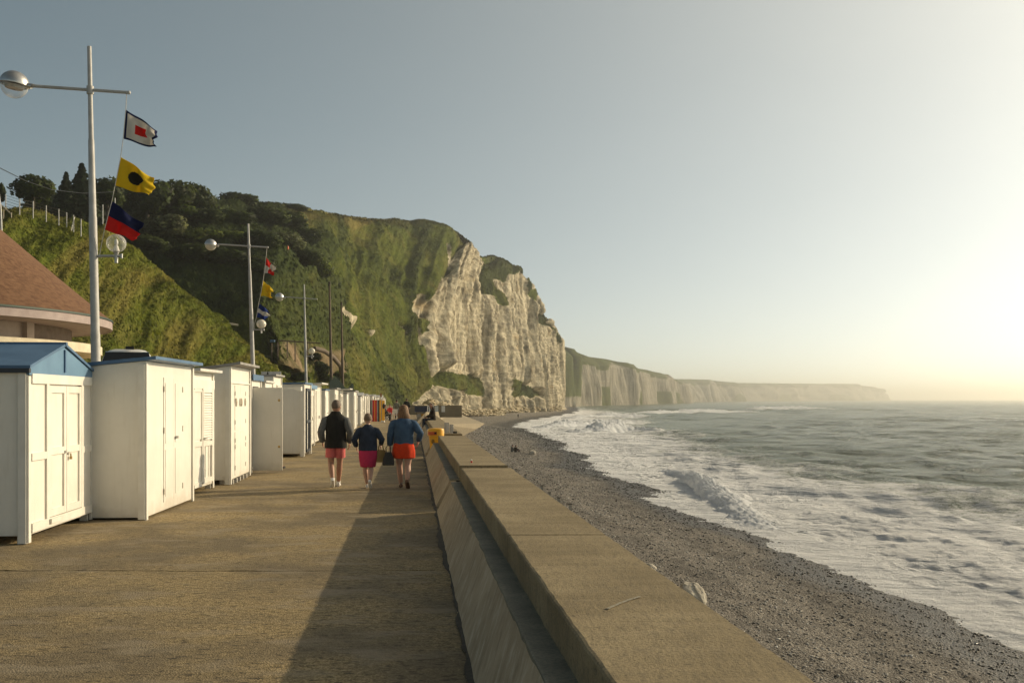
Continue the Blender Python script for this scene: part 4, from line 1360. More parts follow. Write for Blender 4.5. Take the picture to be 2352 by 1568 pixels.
# ------------------------------------------------------------------ round building
def round_building():
    cxp, d0, Rr = -300, 36.0, 8.15
    X0 = (cxp - CX) * d0 / FL
    b = thing("round_building", "round building with a conical brown tiled roof behind the nearest hut", "building", (X0, d0, 0))
    ez = 1.75 + (916 - 739) * d0 / FL - .12
    apex = 7.2
    # stepped courses of tiles
    prof = []
    N = 74
    for k in range(N):
        v0, v1 = k / N, (k + 1) / N
        prof.append((Rr * (1 - v0) + .02, ez + .33 + apex * v0 ** 1.04 + .014))
        prof.append((Rr * (1 - v1) + .035, ez + .33 + apex * v1 ** 1.04 + .006))
    n = 120
    mb = MB().lathe(prof, n)
    V = np.concatenate(mb.v)
    o = mb.build("roof", None, b)
    uv = o.data.uv_layers.new(name="UVMap")
    li = np.zeros(len(o.data.loops), np.int32)
    o.data.loops.foreach_get("vertex_index", li)
    an = np.arctan2(V[:, 1], V[:, 0])
    hgt = (V[:, 2] - ez)
    U = np.c_[an[li], hgt[li]]
    # unwrap seam
    q = U[:, 0].reshape(-1, 4)
    q = np.where((q.max(1) - q.min(1) > 3)[:, None] & (q < 0), q + 2 * np.pi, q)
    U[:, 0] = q.ravel() * Rr
    uv.data.foreach_set("uv", U.astype(np.float32).ravel())
    t = NT("brown_roof_tiles")
    uvn = t.n("TexCoord").outputs['UV']
    br = t.n("TexBrick", offset=.5)
    t.L(uvn, br.inputs['Vector'])
    br.inputs['Color1'].default_value = c4(.09, .043, .023)
    br.inputs['Color2'].default_value = c4(.16, .085, .045)
    br.inputs['Mortar'].default_value = c4(.10, .055, .035)
    br.inputs['Scale'].default_value = 1
    br.inputs['Brick Width'].default_value = .23
    br.inputs['Row Height'].default_value = .097
    br.inputs['Mortar Size'].default_value = .006
    br.inputs['Bias'].default_value = -.1
    nz = t.noise(t.pos('UV', (2.2, 5, 1)), 2, 6, .7)
    col = t.mix(t.ramp(nz, [(.38, 0.0), (.66, .8)]), br.outputs[0], c4(.19, .105, .058))
    t.set(col, .85, 0, t.bump(br.outputs['Fac'], .3, .02), .2)
    o.data.materials.append(t.mat)
    MB().lathe([(Rr + .03, ez + .36), (Rr + .05, ez + .33), (Rr + .05, ez + .29), (Rr - .02, ez + .29)], n).build("gutter", m_green_fence, b, True)
    MB().lathe([(Rr + .01, ez + .29), (Rr + .01, ez + .0), (Rr - .35, ez + .0), (Rr - 1.6, ez - .05)], n).build("fascia", m_pink, b, True)
    MB().lathe([(Rr - 1.45, ez - .02), (Rr - 1.45, ez - .95)], n).build("upper_wall", m_brownwall, b, True)
    # lighter sector towards the sea
    MB().lathe([(Rr - 1.40, ez - .03), (Rr - 1.40, ez - .93)], 24, a0=R(-52), a1=R(-16)).build("upper_panel", m_pinkwall, b, True)
    for a in (-53, -68, -15, -82, -96):
        aa = R(a)
        MB().box(((Rr - 1.36) * math.cos(aa), (Rr - 1.36) * math.sin(aa), ez - .49), (.3, .34, .92), rotm(0, 0, aa)).build("pilaster", m_pinkwall, b)
    MB().lathe([(Rr - 1.5, ez - .62), (Rr - .42, ez - .64), (Rr - .36, ez - .67), (Rr - .36, ez - .98), (Rr - .7, ez - 1.0), (Rr - 1.5, ez - .98)], n).build("balcony_band", m_cream, b, True)
    MB().lathe([(Rr - 1.2, ez - .97), (Rr - 1.2, -.2)], n).build("lower_wall", m_cream, b, True)
    for k, a in enumerate(range(-112, 0, 7)):
        aa = R(a)
        rr = Rr - 1.17
        c, s_ = math.cos(aa), math.sin(aa)
        rm = rotm(0, 0, aa)
        w = thing  # noqa
        fr = MB()
        for dy in (-.39, .39):
            fr.box((c * rr - s_ * dy, s_ * rr + c * dy, ez - 1.95), (.07, .075, 1.8), rm)
        for zz in (ez - 1.06, ez - 2.82):
            fr.box((c * rr, s_ * rr, zz), (.066, .70, .08), rm)
        f = fr.build("window", m_trim, b)
        MB().box((c * (rr - .005), s_ * (rr - .005), ez - 1.95), (.03, .70, 1.7), rm).build("blind" if k % 3 else "pane", m_blind if k % 3 else m_pane, f)
round_building()

# ------------------------------------------------------------------ beach huts
m_hinge = pbr('painted_hinge', (.55, .52, .46), (.40, .35, .28), 20, .6)
def facing(px, X0, Y0, dx, dy):
    q = (px - CX) / FL
    return (q * Y0 - X0) / (dx - q * dy)

def hut(X, Y, width, depth, hf, hb, label, roof='mono', roofm=None, door='panel', slope=-.1, group="white beach huts along the promenade", wm=0, over=.13, feet=True, lod=0, doors=None, roof_t=.05, ridge=.36):
    rz = math.atan2(1, slope)
    h = thing("beach_hut", label, "beach hut", (X, Y, 0), rz, group)
    wmat = m_white[wm % 3]
    z0 = .10 if feet else .035
    MB().prism([(0, z0), (depth, z0), (depth, hb), (0, hf)], 0, width).build("wall", wmat, h, bevel=.006 if lod == 0 else 0)
    if roof == 'mono':
        sl = (hf - hb) / depth
        o_, bk = over, .08
        MB().prism([(-o_, hf + sl * o_ + .004), (depth + bk, hb - sl * bk + .004), (depth + bk, hb - sl * bk + roof_t + .004), (-o_, hf + sl * o_ + roof_t + .004)], -.05, width + .05).build("roof", roofm or m_grey, h, bevel=.004 if lod == 0 else 0)
    elif roof == 'gable':
        w2 = width / 2
        e = .05
        g = MB()
        for s_ in (0, 1):
            x0, x1 = (-e, w2) if s_ == 0 else (w2, width + e)
            za, zb = (hf - .02, hf + ridge) if s_ == 0 else (hf + ridge, hf - .02)
            g.prism([(x0, za), (x1, zb), (x1, zb + .035), (x0, za + .035)], -.06, depth + .06, axis=1)
        rf = g.build("roof", roofm, h)
        gm = m_bluelt if roofm is m_blue else wmat
        gb = MB().prism([(-.01, hf - .10), (width + .01, hf - .10), (width + .01, hf - .015), (w2, hf + ridge - .02), (-.01, hf - .015)], -.035, -.002, axis=1).build("gable", gm, h)
        MB().bx(w2 - .018, w2 + .018, -.055, -.037, hf - .04, hf + ridge - .05).build("batten", m_blue if roofm is m_blue else wmat, gb)
        MB().bx(w2 - .03, w2 + .03, -.07, depth + .06, hf + ridge + .005, hf + ridge + .05).build("ridge_cap", roofm, rf)
        MB().bx(-e - .01, -e + .05, -.05, depth + .05, hf - .075, hf - .021).build("eaves_board", m_darkframe if roofm is m_blue else wmat, rf)
    elif roof == 'fascia':
        MB().bx(-.04, width + .04, -over, depth + .05, hf + .004, hf + .035).build("roof", m_grey, h)
        MB().bx(-.05, width + .05, -over - .025, -over, hf - .07, hf + .07).build("fascia", roofm, h)
    if feet:
        for fx in (0.03, width - .11):
            for fy in (0.02, depth - .12):
                MB().bx(fx, fx + .09, fy, fy + .1, 0, z0 - .002).build("foot", m_trim, h)
    for fx in (-.012, width - .07):
        MB().bx(fx, fx + .082, -.028, -.001, .015 if feet else .0, hf - .012 - (.1 if roof == 'gable' else 0)).build("corner_post", m_trim, h)
    MB().bx(-.03, -.001, .0, .09, .012, hf - .05).build("corner_post", m_trim, h)
    if lod < 2 and roof != 'gable':
        MB().bx(-.012, -.001, depth - .09, depth, z0, hb - .02).build("corner_post", m_trim, h)
    # doors
    top = hf - .22
    if doors is None:
        doors = [(width * .22, width * .5), (width * .5, width * .78)]
    def leaf(x0, x1, z0, z1, style, hinge=0, nm="door"):
        th = .018 if style not in ('recess', 'plain', 'x') else .009
        d = MB().bx(x0 + .004, x1 - .004, -th - .001, -.001, z0, z1).build(nm, wmat, h)
        if style in ('panel', 'recess'):
            fr = MB()
            w_ = .085
            yy0, yy1 = -th - .024, -th - .001
            for a in (x0 + .004, x1 - w_ - .004):
                fr.bx(a, a + w_, yy0, yy1, z0, z1)
            for a in (z0, (z0 + z1) / 2 - .05, z1 - .09):
                fr.bx(x0 + w_ + .004, x1 - w_ - .004, yy0 + .001, yy1, a, a + .09)
            fr.build("door_frame", m_trim, d)
        if style == 'plain':
            fr = MB()
            for (a, b) in ((z0 + .08, z0 + (z1 - z0) * .42), (z0 + (z1 - z0) * .47, z1 - .08)):
                fr.bx(x0 + .07, x1 - .07, -th - .008, -th - .001, a, b)
            fr.build("door_panel", wmat, d)
        if style == 'planks':
            for k in range(4):
                a = x0 + (x1 - x0) * k / 4
                MB().bx(a + .012, a + (x1 - x0) / 4 - .012, -th - .012, -th - .001, z0 + .01, z1 - .01).build("plank", wmat, d)
        if lod == 0:
            hx = x0 if hinge == 0 else x1
            for zz in (z0 + .12, (z0 + z1) / 2 + .1, z1 - .22):
                MB().bx(hx - .012, hx + .012, -th - .012, -th - .001, zz, zz + .09).build("hinge", m_hinge, d)
        return d
    if door == 'framed':          # nearest hut: four bays, rails and two leaves
        st = [0.07, doors[0][0], doors[0][1], doors[1][1], width - .07]
        for k in (0, 3):
            a, b_ = st[k], st[k + 1]
            s_ = MB()
            s_.bx(a + .0, b_ - .0, -.016, -.001, .14, top + .1)
            pnl = s_.build("side_panel", wmat, h)
        fr = MB()
        fr.bx(.07, width - .07, -.045, -.017, .13, .24)
        fr.bx(.07, width - .07, -.045, -.017, top + .02, top + .14)
        for a in (doors[0][0], doors[1][1]):
            fr.bx(a - .045, a + .045, -.043, -.017, .24, top + .02)
        for a, b_ in ((.07, doors[0][0] - .045), (doors[1][1] + .045, width - .07)):
            fr.bx(a, b_, -.041, -.017, 1.0, 1.09)
        fr.build("front_frame", m_trim, h)
        for k, (a, b_) in enumerate(doors):
            dd = leaf(a + (.045 if k == 0 else .003), b_ - (.045 if k == 1 else .003), .25, top - .0, 'panel', k)
            if k == 1:
                MB().bx(a + .02, a + .10, -.062, -.045, 1.015, 1.045).build("hasp", m_hinge, dd)
                MB().bx(a + .05, a + .09, -.085, -.060, .945, .985).tube([(a + .056, -.072, .985), (a + .056, -.072, 1.01), (a + .070, -.072, 1.022), (a + .084, -.072, 1.01), (a + .084, -.072, .985)], .005, 6).build("padlock", m_brass, dd)
            else:
                MB().lathe([(0, .0), (.03, .0), (.03, .03), (0, .034)], 12, c=(0, 0, 0)).build("door_knob", m_trim, dd).location = (b_ - .06, -.05, 1.04)
        MB().bx(doors[0][0] + .03, doors[0][0] + .42, -.075, -.046, .17, .23).build("door_stop", m_trim, h)
    elif door == 'plain':
        for k, (a, b_) in enumerate(doors):
            dd = leaf(a, b_, .16, top, 'plain', k)
            if k == 1 and lod < 2:
                MB().bx(a + .05, a + .12, -.06, -.028, 1.12, 1.16).build("handle", m_steel, dd)
    elif door in ('panel', 'planks'):
        for k, (a, b_) in enumerate(doors):
            dd = leaf(a, b_, .16, top, door, k)
            if k == 1 and lod < 2:
                MB().bx(a + .05, a + .09, -.08, -.044, .98, 1.10).build("handle", m_steel, dd)
    elif door == 'louvre':
        MB().bx(.0, width, -.04, -.002, hf - .30, hf - .13).build("header_board", m_trim, h)
        a, b_ = doors[0]
        fx = MB()
        fx.bx(.08, a - .05, -.016, -.002, 1.0, top - .14)
        fx.bx(.08, a - .05, -.016, -.002, .2, .86)
        fx.build("side_panel", m_trim, h)
        fr = MB()
        for x in (.06, a - .05):
            fr.bx(x, x + .05, -.035, -.002, .18, top - .1)
        for z in (.12, .87, top - .14):
            fr.bx(.11, a - .05, -.033, -.002, z, z + .09)
        fr.build("side_frame", m_trim, h)
        dd = leaf(a, b_, .16, top - .06, 'x', 1)
        fr = MB()
        for x in (a + .004, b_ - .084):
            fr.bx(x, x + .08, -.046, -.019, .16, top - .06)
        for z in (.16, .86, top - .15):
            fr.bx(a + .084, b_ - .084, -.044, -.019, z, z + .09)
        fr.build("door_frame", m_trim, dd)
        n = 19
        z1 = top - .16
        for k in range(n):
            z = .98 + (z1 - .98) * k / n
            MB().box(((a + b_) / 2, -.034, z + .02), (b_ - a - .17, .01, .052), rotm(R(-35))).build("louvre_slat", m_trim, dd)
        for x in (.33, .66):
            MB().bx(a + (b_ - a) * x - .008, a + (b_ - a) * x + .008, -.032, -.019, .26, .86).build("bead", wmat, dd)
        MB().bx(a + .03, a + .16, -.085, -.046, 1.00, 1.025).build("handle", m_steel, dd)
    elif door == 'shutter':
        a, b_ = doors[0][0], doors[1][1]
        mid = (a + b_) / 2
        for k, (x0, x1) in enumerate(((a, mid), (mid, b_))):
            dd = leaf(x0, x1, 1.10, top - .16, 'x', k, "shutter")
            d2 = leaf(x0, x1, .15, 1.06, 'x', k)
            for x in (x0 + .09, x1 - .09):
                MB().sphere((x, -.02, 1.68), (.055, .02, .09), 12, 8).build("vent", m_woodlt, dd, True)
        MB().bx(-.005, width + .005, -.03, -.002, top - .13, top - .11).build("cover_strip", m_trim, h)
        for k in range(5):
            x = .25 + k * (width - .4) / 5
            MB().bx(x, x + .05, -.03, .25, .0, .098).build("floor_batten", m_trim, h)
    elif door == 'glass':
        a, b_ = doors[0][0], doors[1][1]
        mid = (a + b_) / 2
        for k, (x0, x1) in enumerate(((a, mid - .01), (mid + .01, b_))):
            f = MB()
            for x in (x0, x1 - .06):
                f.bx(x, x + .06, -.05, -.002, .12, top + .1)
            for z in (.12, 1.02, top + .02):
                f.bx(x0 + .06, x1 - .06, -.048, -.002, z, z + .08)
            dd = f.build("door", m_darkframe, h)
            MB().bx(x0 + .06, x1 - .06, -.022, -.003, .2, top + .02).build("pane", m_trim if k == 0 else m_pane, dd)
    elif door == 'open':
        a, b_ = doors[0]
        MB().bx(a, b_, -.004, -.001, .14, 2.05).build("doorway_shade", m_doorshade, h)  # flat dark sheet: shade of the open hut painted on its wall
    return h

# the huts one by one, nearest first
Ax, Ay = -5.85, 12.0
hut(Ax, Ay, 2.40, 2.3, 2.14, 2.14, "nearest white hut with a pitched blue roof and padlocked panelled doors", 'gable', m_blue, 'framed', doors=[(.60, 1.27), (1.27, 1.92)], ridge=.31)
B = hut(-5.31, 14.4, 2.74, 2.2, 2.30, 2.08, "plain white hut with a thin blue sloping roof, second in the row", 'mono', m_blue, 'plain', slope=-.07, wm=1, feet=False, over=.17, doors=[(.95, 1.52), (1.52, 2.05)])
hut(-5.80, 18.0, 1.55, 1.9, 2.24, 2.12, "low white hut with a louvred door and pale overhanging roof", 'mono', m_roofw, 'louvre', slope=-.05, wm=2, over=.18, doors=[(.66, 1.42)])
hut(-5.74, 20.25, 2.45, 2.1, 2.42, 2.12, "tall white hut with shutters and four oval vents above its doors", 'mono', m_grey, 'shutter', wm=0, over=.22, doors=[(.55, 1.2), (1.2, 1.85)])
hO = hut(-6.12, 23.3, 1.55, 2.0, 2.26, 2.2, "white hut with blue fascia behind the wide open door", 'fascia', m_blue, 'open', wm=1, over=.05, doors=[(.3, 1.2)])
MB().bx(-.02, .02, -.70, -.01, .06, 2.02).build("open_door", m_white[1], hO).location = (.30, -.0, 0)
for z in (.62, 1.72):
    MB().sphere((.285, -.62, z), (.012, .035, .035), 10, 6).build("door_bolt", m_brass, hO, True)
hut(-6.22, 25.0, 1.45, 2.0, 2.16, 2.10, "low white hut with a flat pale roof squeezed beside the open door", 'mono', m_roofw, 'plain', wm=2, over=.06)
hT = hut(-6.42, 26.7, 1.75, 2.1, 2.36, 2.22, "white hut with a shelf bracket sticking out below its grey roof", 'mono', m_grey, 'planks', wm=0, over=.1, doors=[(.75, 1.25), (1.25, 1.7)])
bk = MB().bx(.02, .14, -.60, .0, 2.02, 2.05)
bk.bx(.0, .30, -.75, -.60, 1.97, 2.08)
bk.build("shelf_bracket", m_trim, hT)
hut(-6.30, 30.1, 1.75, 2.2, 2.20, 2.16, "white hut with dark framed glazed double doors and a flat dark blue roof", 'mono', m_blue, 'glass', slope=-.08, wm=1, over=.06, doors=[(.42, .88), (.88, 1.36)])
hut(-6.92, 32.3, 2.1, 2.0, 2.16, 2.10, "white hut with an orange edged roof directly after the glazed doors", 'mono', m_orange, 'panel', wm=2, over=.14, lod=1)
hut(-7.18, 35.0, 2.2, 2.0, 2.18, 2.10, "white hut with a small blue roof board and tall recessed doors", 'fascia', m_bluelt, 'panel', wm=0, over=.1, lod=1)
hut(-7.55, 38.0, 2.7, 2.0, 2.30, 2.12, "white planked hut with an overhanging pale grey roof just past the blue roof board", 'mono', m_roofw, 'planks', wm=1, over=.3, lod=1)
hut(-8.02, 42.6, 2.0, 2.0, 2.12, 2.10, "narrow white hut with blue roof beside the walking man's shoulder", 'mono', m_blue, 'plain', wm=2, over=.06, lod=1)
hut(-8.10, 45.4, 2.3, 2.0, 2.20, 2.08, "white hut with vertical boards and grey roof behind the walking man's head", 'mono', m_grey, 'planks', wm=0, over=.12, lod=1)
hut(-8.36, 48.3, 2.0, 2.0, 2.18, 2.05, "white hut with a wide projecting pale roof behind the walking man", 'mono', m_roofw, 'panel', wm=1, over=.5, lod=1)
hut(-8.52, 51.2, 1.7, 2.0, 2.02, 1.98, "small white hut between two bigger ones past the man's head", 'mono', m_grey, 'plain', wm=2, over=.05, lod=1)
hut(-8.60, 54.0, 3.0, 2.2, 2.16, 2.04, "wide white hut with many narrow boards between the man and the short haired woman", 'mono', m_grey, 'planks', wm=0, over=.12, lod=1)
hut(-9.45, 58.5, 1.9, 2.0, 2.02, 2.0, "small white hut with a dark awning board above its door", 'fascia', m_darkframe, 'plain', wm=1, over=.25, lod=1)
hut(-9.75, 62.0, 2.0, 2.0, 2.14, 2.06, "white hut with a dark grey roof in front of the striped windbreak", 'mono', m_grey, 'panel', wm=2, over=.1, lod=1)
Y = 65.5
k = 0
labs = ["white hut half hidden behind the striped windbreak", "white hut with pointed roof just above the striped windbreak", "white hut with its side showing next to the striped windbreak"]
while Y < 116:
    w = rnd.uniform(1.8, 2.3)
    X = -3.62 - .1 * Y + rnd.uniform(-.1, .25) + max(0, Y - 80) * .012
    rt, rm_ = [('mono', m_grey), ('mono', m_roofw), ('gable', m_roofw), ('mono', m_grey)][k % 4]
    lab = labs[k] if k < 3 else "small white hut far along the promenade by the hill foot"
    hf_ = 2.02 - max(0, Y - 66) * .004 + rnd.uniform(-.1, .1)
    hut(X, Y, w, 1.9, hf_, hf_ - .08, lab, rt, rm_, ['plain', 'planks', 'panel'][k % 3], wm=k, over=.1, lod=2, ridge=.25,
        group="white beach huts along the promenade" if k < 3 else "small far white huts along the promenade")
    Y += w + rnd.uniform(.1, .7)
    k += 1

# ------------------------------------------------------------------ lamp posts with signal flags
def flag_mat(name, c):
    t = NT(name)
    cc = c4(*c)
    p = t.pos('Object')
    col = t.mix(t.noise(p, 6, 4, .6), cc, c4(*[x * .85 for x in c]))
    t.set(col, .85, 0, None, .15)
    tr = t.n("BsdfTranslucent"); t.L(col, tr.inputs[0])
    mx = t.n("MixShader"); mx.inputs[0].default_value = .45
    t.L(t.b.outputs[0], mx.inputs[1]); t.L(tr.outputs[0], mx.inputs[2]); t.L(mx.outputs[0], t.out.inputs[0])
    return t.mat
FC = {'w': flag_mat("white_flag_cloth", (.66, .63, .58)), 'n': flag_mat("navy_flag_cloth", (.018, .025, .085)), 'r': flag_mat("red_flag_cloth", (.62, .025, .02)),
      'y': flag_mat("yellow_flag_cloth", (.72, .52, .02)), 'k': flag_mat("black_flag_cloth", (.03, .028, .02)), 'b': flag_mat("blue_flag_cloth", (.02, .045, .20))}
def flag_pattern(kind, u, v):
    if kind == 'border':
        if min(u, 1 - u, v, 1 - v) < .08: return 'n'
        return 'r' if (.33 < u < .69 and .33 < v < .67) else 'w'
    if kind == 'disc':
        return 'k' if ((u - .5) / .22) ** 2 + ((v - .5) / .25) ** 2 < 1 else 'y'
    if kind == 'halves': return 'n' if v > .48 else 'r'
    if kind == 'quarters': return 'r' if (u < .5) == (v > .5) else 'w'
    if kind == 'plain': return 'y'
    if kind == 'bars': return 'w' if .34 < v < .66 else 'b'
def flag(label, kind, corners, d, group, seed, fold=.06, n=44):
    """corners in photo pixels: hoist top, fly top, fly bottom, hoist bottom; the cloth blows away from the pole, seen in part edge on"""
    A, B_, C_, D = [np.array(W(x, y, d)) for x, y in corners]
    ln = np.linalg.norm(B_ - A) * .75
    base = D.copy()
    u, v = np.meshgrid(np.linspace(0, 1, n), np.linspace(0, 1, n), indexing='ij')
    U, Vv = u[..., None], v[..., None]
    P = (D * (1 - U) + C_ * U) * (1 - Vv) + (A * (1 - U) + B_ * U) * Vv
    ph = seed * 1.7
    P[..., 1] += ln * .55 * u + fold * np.sin(u * 8 + v * 3.5 + ph) * u ** .7 + fold * .6 * np.sin(u * 15 - v * 5 + ph * 2) * u
    P[..., 0] += fold * .45 * np.sin(v * 9 + u * 6 + ph) * u + fold * .3 * np.sin(v * 19 + ph) * u ** 2
    P[..., 2] += fold * .5 * np.sin(u * 7 + v * 4 + ph * .6) * u
    root = P[0, 0].copy()
    P = P - root
    keys = sorted(set(flag_pattern(kind, a, b) for a in np.linspace(.01, .99, 30) for b in np.linspace(.01, .99, 30)))
    F = grid_faces(n, n)
    V = P.reshape(-1, 3)
    me = raw_mesh("signal_flag", V, F)
    uc = (np.arange(n - 1) + .5) / (n - 1)
    mi = np.array([[keys.index(flag_pattern(kind, a, b)) for b in uc] for a in uc]).reshape(-1)
    for k_ in keys:
        me.materials.append(FC[k_])
    me.polygons.foreach_set("material_index", mi.astype(np.int32))
    o = link("signal_flag", me)
    o.location = root
    s_ = o.modifiers.new("thickness", 'SOLIDIFY'); s_.thickness = .004
    return tag(o, label, "flag", group)

def lamp_post(pxb, pyb, d, pxt, pyt, label, arm, head, globe, rope=None, first=False):
    """pole foot column, top; arm=(left end, right end); head centre/radius; globe centre/radius (photo pixels)"""
    s_ = d / FL
    top = Vector(W(pxt, pyt, d))
    low = Vector(W(pxb, pyb, d))
    dirv = (top - low) / (top.z - low.z)
    foot = low - dirv * low.z
    L = thing("lamp_post", label, "lamp post", foot, 0, "tall lamp posts with cross arms and flag lines")
    T = top - foot
    at = lambda f: T * f
    P = lambda px, py, dd=0: Vector(W(px, py, d)) - foot + Vector((0, dd, 0))
    r0 = 10.3 * .01 if True else 0
    pole = MB()
    prof = [(0, .125), (.02, .125), (.02, .108), (.33, .104), (.335, .097), (.60, .088), (.605, .080), (.78, .066), (.785, .056), (1.0, .046)]
    pole.tube([at(f) for f, r in prof], [r for f, r in prof], 16)
    pole.build("pole", m_pole, L, True)
    cb = MB()
    cb.tube([P(*arm[0]), P(*arm[1])], .036, 10)
    cb.sphere(P(*arm[1]), .045, 10, 6)
    am = cb.build("cross_arm", m_pole, L, True)
    zc = at((P(*arm[0]).z + (P(*arm[1]).z - P(*arm[0]).z) * .65) / T.z)
    MB().tube([zc - Vector((0, 0, .09)), zc + Vector((0, 0, .09))], .078, 14).build("arm_clamp", m_pole, L, True)
    # lamp head: metal dome over a glass bowl
    hc, hr = P(head[0], head[1]), head[2] * s_
    dome = MB()
    prof = [(hr * math.cos(a) * 1.0, hr * .95 * math.sin(a)) for a in np.linspace(.02, math.pi / 2 - .001, 10)]
    dome.lathe([(hr * .98, -.06 * hr), (hr * 1.04, -.05 * hr), (hr * 1.04, .04 * hr)] + prof, 26)
    tilt = (R(0), R(7), 0)
    hd = dome.build("lamp_shade", m_chrome, L, True); hd.location = hc; hd.rotation_euler = tilt
    nk = MB().tube([Vector((hr * .9, 0, .02 * hr)), Vector((hr * 1.3, 0, -.0 * hr)), (P(*arm[0]) - hc) * 1.02], [.10 * hr * 2, .075, .045], 10)
    nk.build("neck", m_chrome, hd, True)
    bw = MB().lathe([(hr * .93 * math.cos(a), -hr * .95 * math.sin(a)) for a in np.linspace(.03, math.pi / 2 - .02, 10)], 26).build("glass_bowl", m_glass if first else m_frost, L, True)
    bw.location = hc + Vector((0, 0, -.04 * hr)); bw.rotation_euler = tilt
    MB().lathe([(.02, -.05 * hr), (hr * .72, -.06 * hr), (hr * .60, -.26 * hr), (hr * .15, -.32 * hr), (.02, -.32 * hr)], 20).build("reflector", m_steel, bw, True)
    # globe on a short bracket
    gc, gr = P(globe[0], globe[1]), globe[2] * s_
    by = P(globe[0], globe[3])
    pz = at(by.z / T.z)
    MB().tube([pz, by + Vector((.12, 0, 0))], .03, 8).tube([by - Vector((0, 0, .16)), by + Vector((0, 0, .02))], .04, 10).tube([by + Vector((.12, 0, -.05)), by + Vector((.12, 0, .05))], .03, 8).build("globe_bracket", m_steel, L, True)
    g = MB().sphere(gc, (gr, gr, gr * .95), 24, 16).build("globe", m_glass if first else m_frost, L, True)
    MB().tube([by + Vector((0, 0, .02)), gc - Vector((0, 0, gr * .8))], [.04, .075], 10).build("globe_holder", m_steel, L, True)
    MB().sphere(gc + Vector((0, 0, .02)), (gr * .20, gr * .20, gr * .38), 12, 8).tube([gc - Vector((0, 0, gr * .85)), gc - Vector((0, 0, gr * .25))], [gr * .38, gr * .2], 10).build("bulb", m_trim, g, True)
    if rope:
        MB().tube([P(*q) for q in rope], .008 if first else .012, 6).build("flag_line", m_rope, L, True)
        c_ = P(*rope[-1])
        MB().tube([at(c_.z / T.z), c_ + Vector((.05, 0, 0))], .02, 6).build("cleat", m_steel, L)
    return L
lamp_post(220, 825, 22.9, 205, 107, "nearest tall lamp post with a clear glass globe and three large signal flags", ((66, 197), (296, 213)), (33, 194, 32), (267, 559, 22, 588),
          [(291, 216), (289, 252), (283, 318), (277, 362), (264, 427), (257, 462), (240, 527), (231, 572), (228, 590)], True)
gf = "signal flags flying from the lamp posts"
flag("white signal flag with navy border and red centre, topmost on the nearest lamp post", 'border', [(289, 252), (349, 290), (346, 334), (284, 319)], 22.9, gf, 1)
flag("yellow signal flag with a black disc on the nearest lamp post", 'disc', [(278, 361), (344, 402), (334, 444), (264, 426)], 22.9, gf, 2)
flag("navy over red signal flag just above the nearest glass globe", 'halves', [(258, 462), (319, 511), (294, 546), (240, 527)], 22.9, gf, 3)
lamp_post(581, 850, 46.0, 570, 514, "second lamp post with milky globes and three small signal flags", ((502, 561), (615, 568)), (484, 562, 13.5), (600, 744, 11, 757),
          [(613, 570), (611, 590), (607, 626), (604, 645), (598, 680), (594, 697), (589, 728), (584, 745), (584, 757)])
flag("small red and white quartered signal flag on the second lamp post", 'quarters', [(611, 590), (631, 618), (622, 628), (606, 626)], 46, gf, 4, .09)
flag("small plain yellow signal flag on the second lamp post", 'plain', [(604, 644), (624, 664), (621, 682), (598, 679)], 46, gf, 5, .09)
flag("small blue and white barred signal flag on the second lamp post", 'bars', [(596, 697), (617, 714), (610, 735), (589, 728)], 46, gf, 6, .09)
lamp_post(703, 880, 70.4, 698.5, 653, "third lamp post, smallest and farthest of the lamp posts, without flags", ((655, 682), (728, 687)), (642, 682, 10), (716, 806, 7.5, 818))

# ------------------------------------------------------------------ other poles, fences, wires
def bare_pole(pxb, pxt, pyt, d, label, r0=.13, lamp=True):
    top, low = Vector(W(pxt, pyt, d)), Vector(W(pxb, 870, d))
    dv = (top - low) / (top.z - low.z)
    ft = low - dv * low.z
    o = thing("utility_pole", label, "pole", ft)
    T = top - ft
    MB().tube([Vector((0, 0, 0)), T * .5, T * .52, T], [r0, r0 * .85, r0 * .72, r0 * .5], 10).build("pole", m_wood, o, True)
    MB().tube([T * .995, T * 1.01], [r0 * .75, r0 * .75], 10).sphere(T * 1.02, r0 * .7, 10, 6).build("pole_cap", m_iron, o, True)
    return o
bare_pole(761, 756.5, 655, 84, "taller of the two brown poles on the slope behind the huts", .15)
bare_pole(787, 784, 700, 100, "shorter brown pole beside the taller one behind the huts", .15)

def post_fence():
    pts = [(13, 447, 478), (45, 457, 489), (76, 462, 497), (106, 472, 505), (135, 480, 513), (153, 488, 517), (169, 494, 528), (186, 503, 538)]
    f = thing("wire_fence", "wire fence on white concrete posts along the top of the near hill", "fence", W(13, 478, 102))
    o0 = Vector(W(13, 478, 102))
    tops = []
    for i, (px, yt, yb) in enumerate(pts):
        d = 103 + i * .8
        g = surf(px, yb + 2, 's')
        d = float(g[1]) - .2
        a = Vector(W(px, yb + 5, d)); b = Vector(W(px, yt, d))
        MB().tube([a - o0, b - o0], .06, 6).build("post", m_pole, f)
        tops.append((a - o0, b - o0))
    px, yt, yb = pts[-2]
    d = float(surf(px, yb, 's')[1])
    MB().tube([Vector(W(px - 6, yb + 4, d)) - o0, Vector(W(px + 2, yt + 4, d)) - o0], .07, 6).build("brace", m_trim, f)
    ws = MB()
    for (a, b), (c, e) in zip(tops[:-1], tops[1:]):
        for k in np.linspace(.25, .95, 5):
            ws.tube([a.lerp(b, k), c.lerp(e, k)], .016, 4)
    ws.build("wires", m_iron, f, kind="stuff")
post_fence()
q = thing("wooden_rail", "small grey rail on the slope beside the round roof's edge", "railing", W(20, 480, 98))
o0 = Vector(W(20, 480, 98))
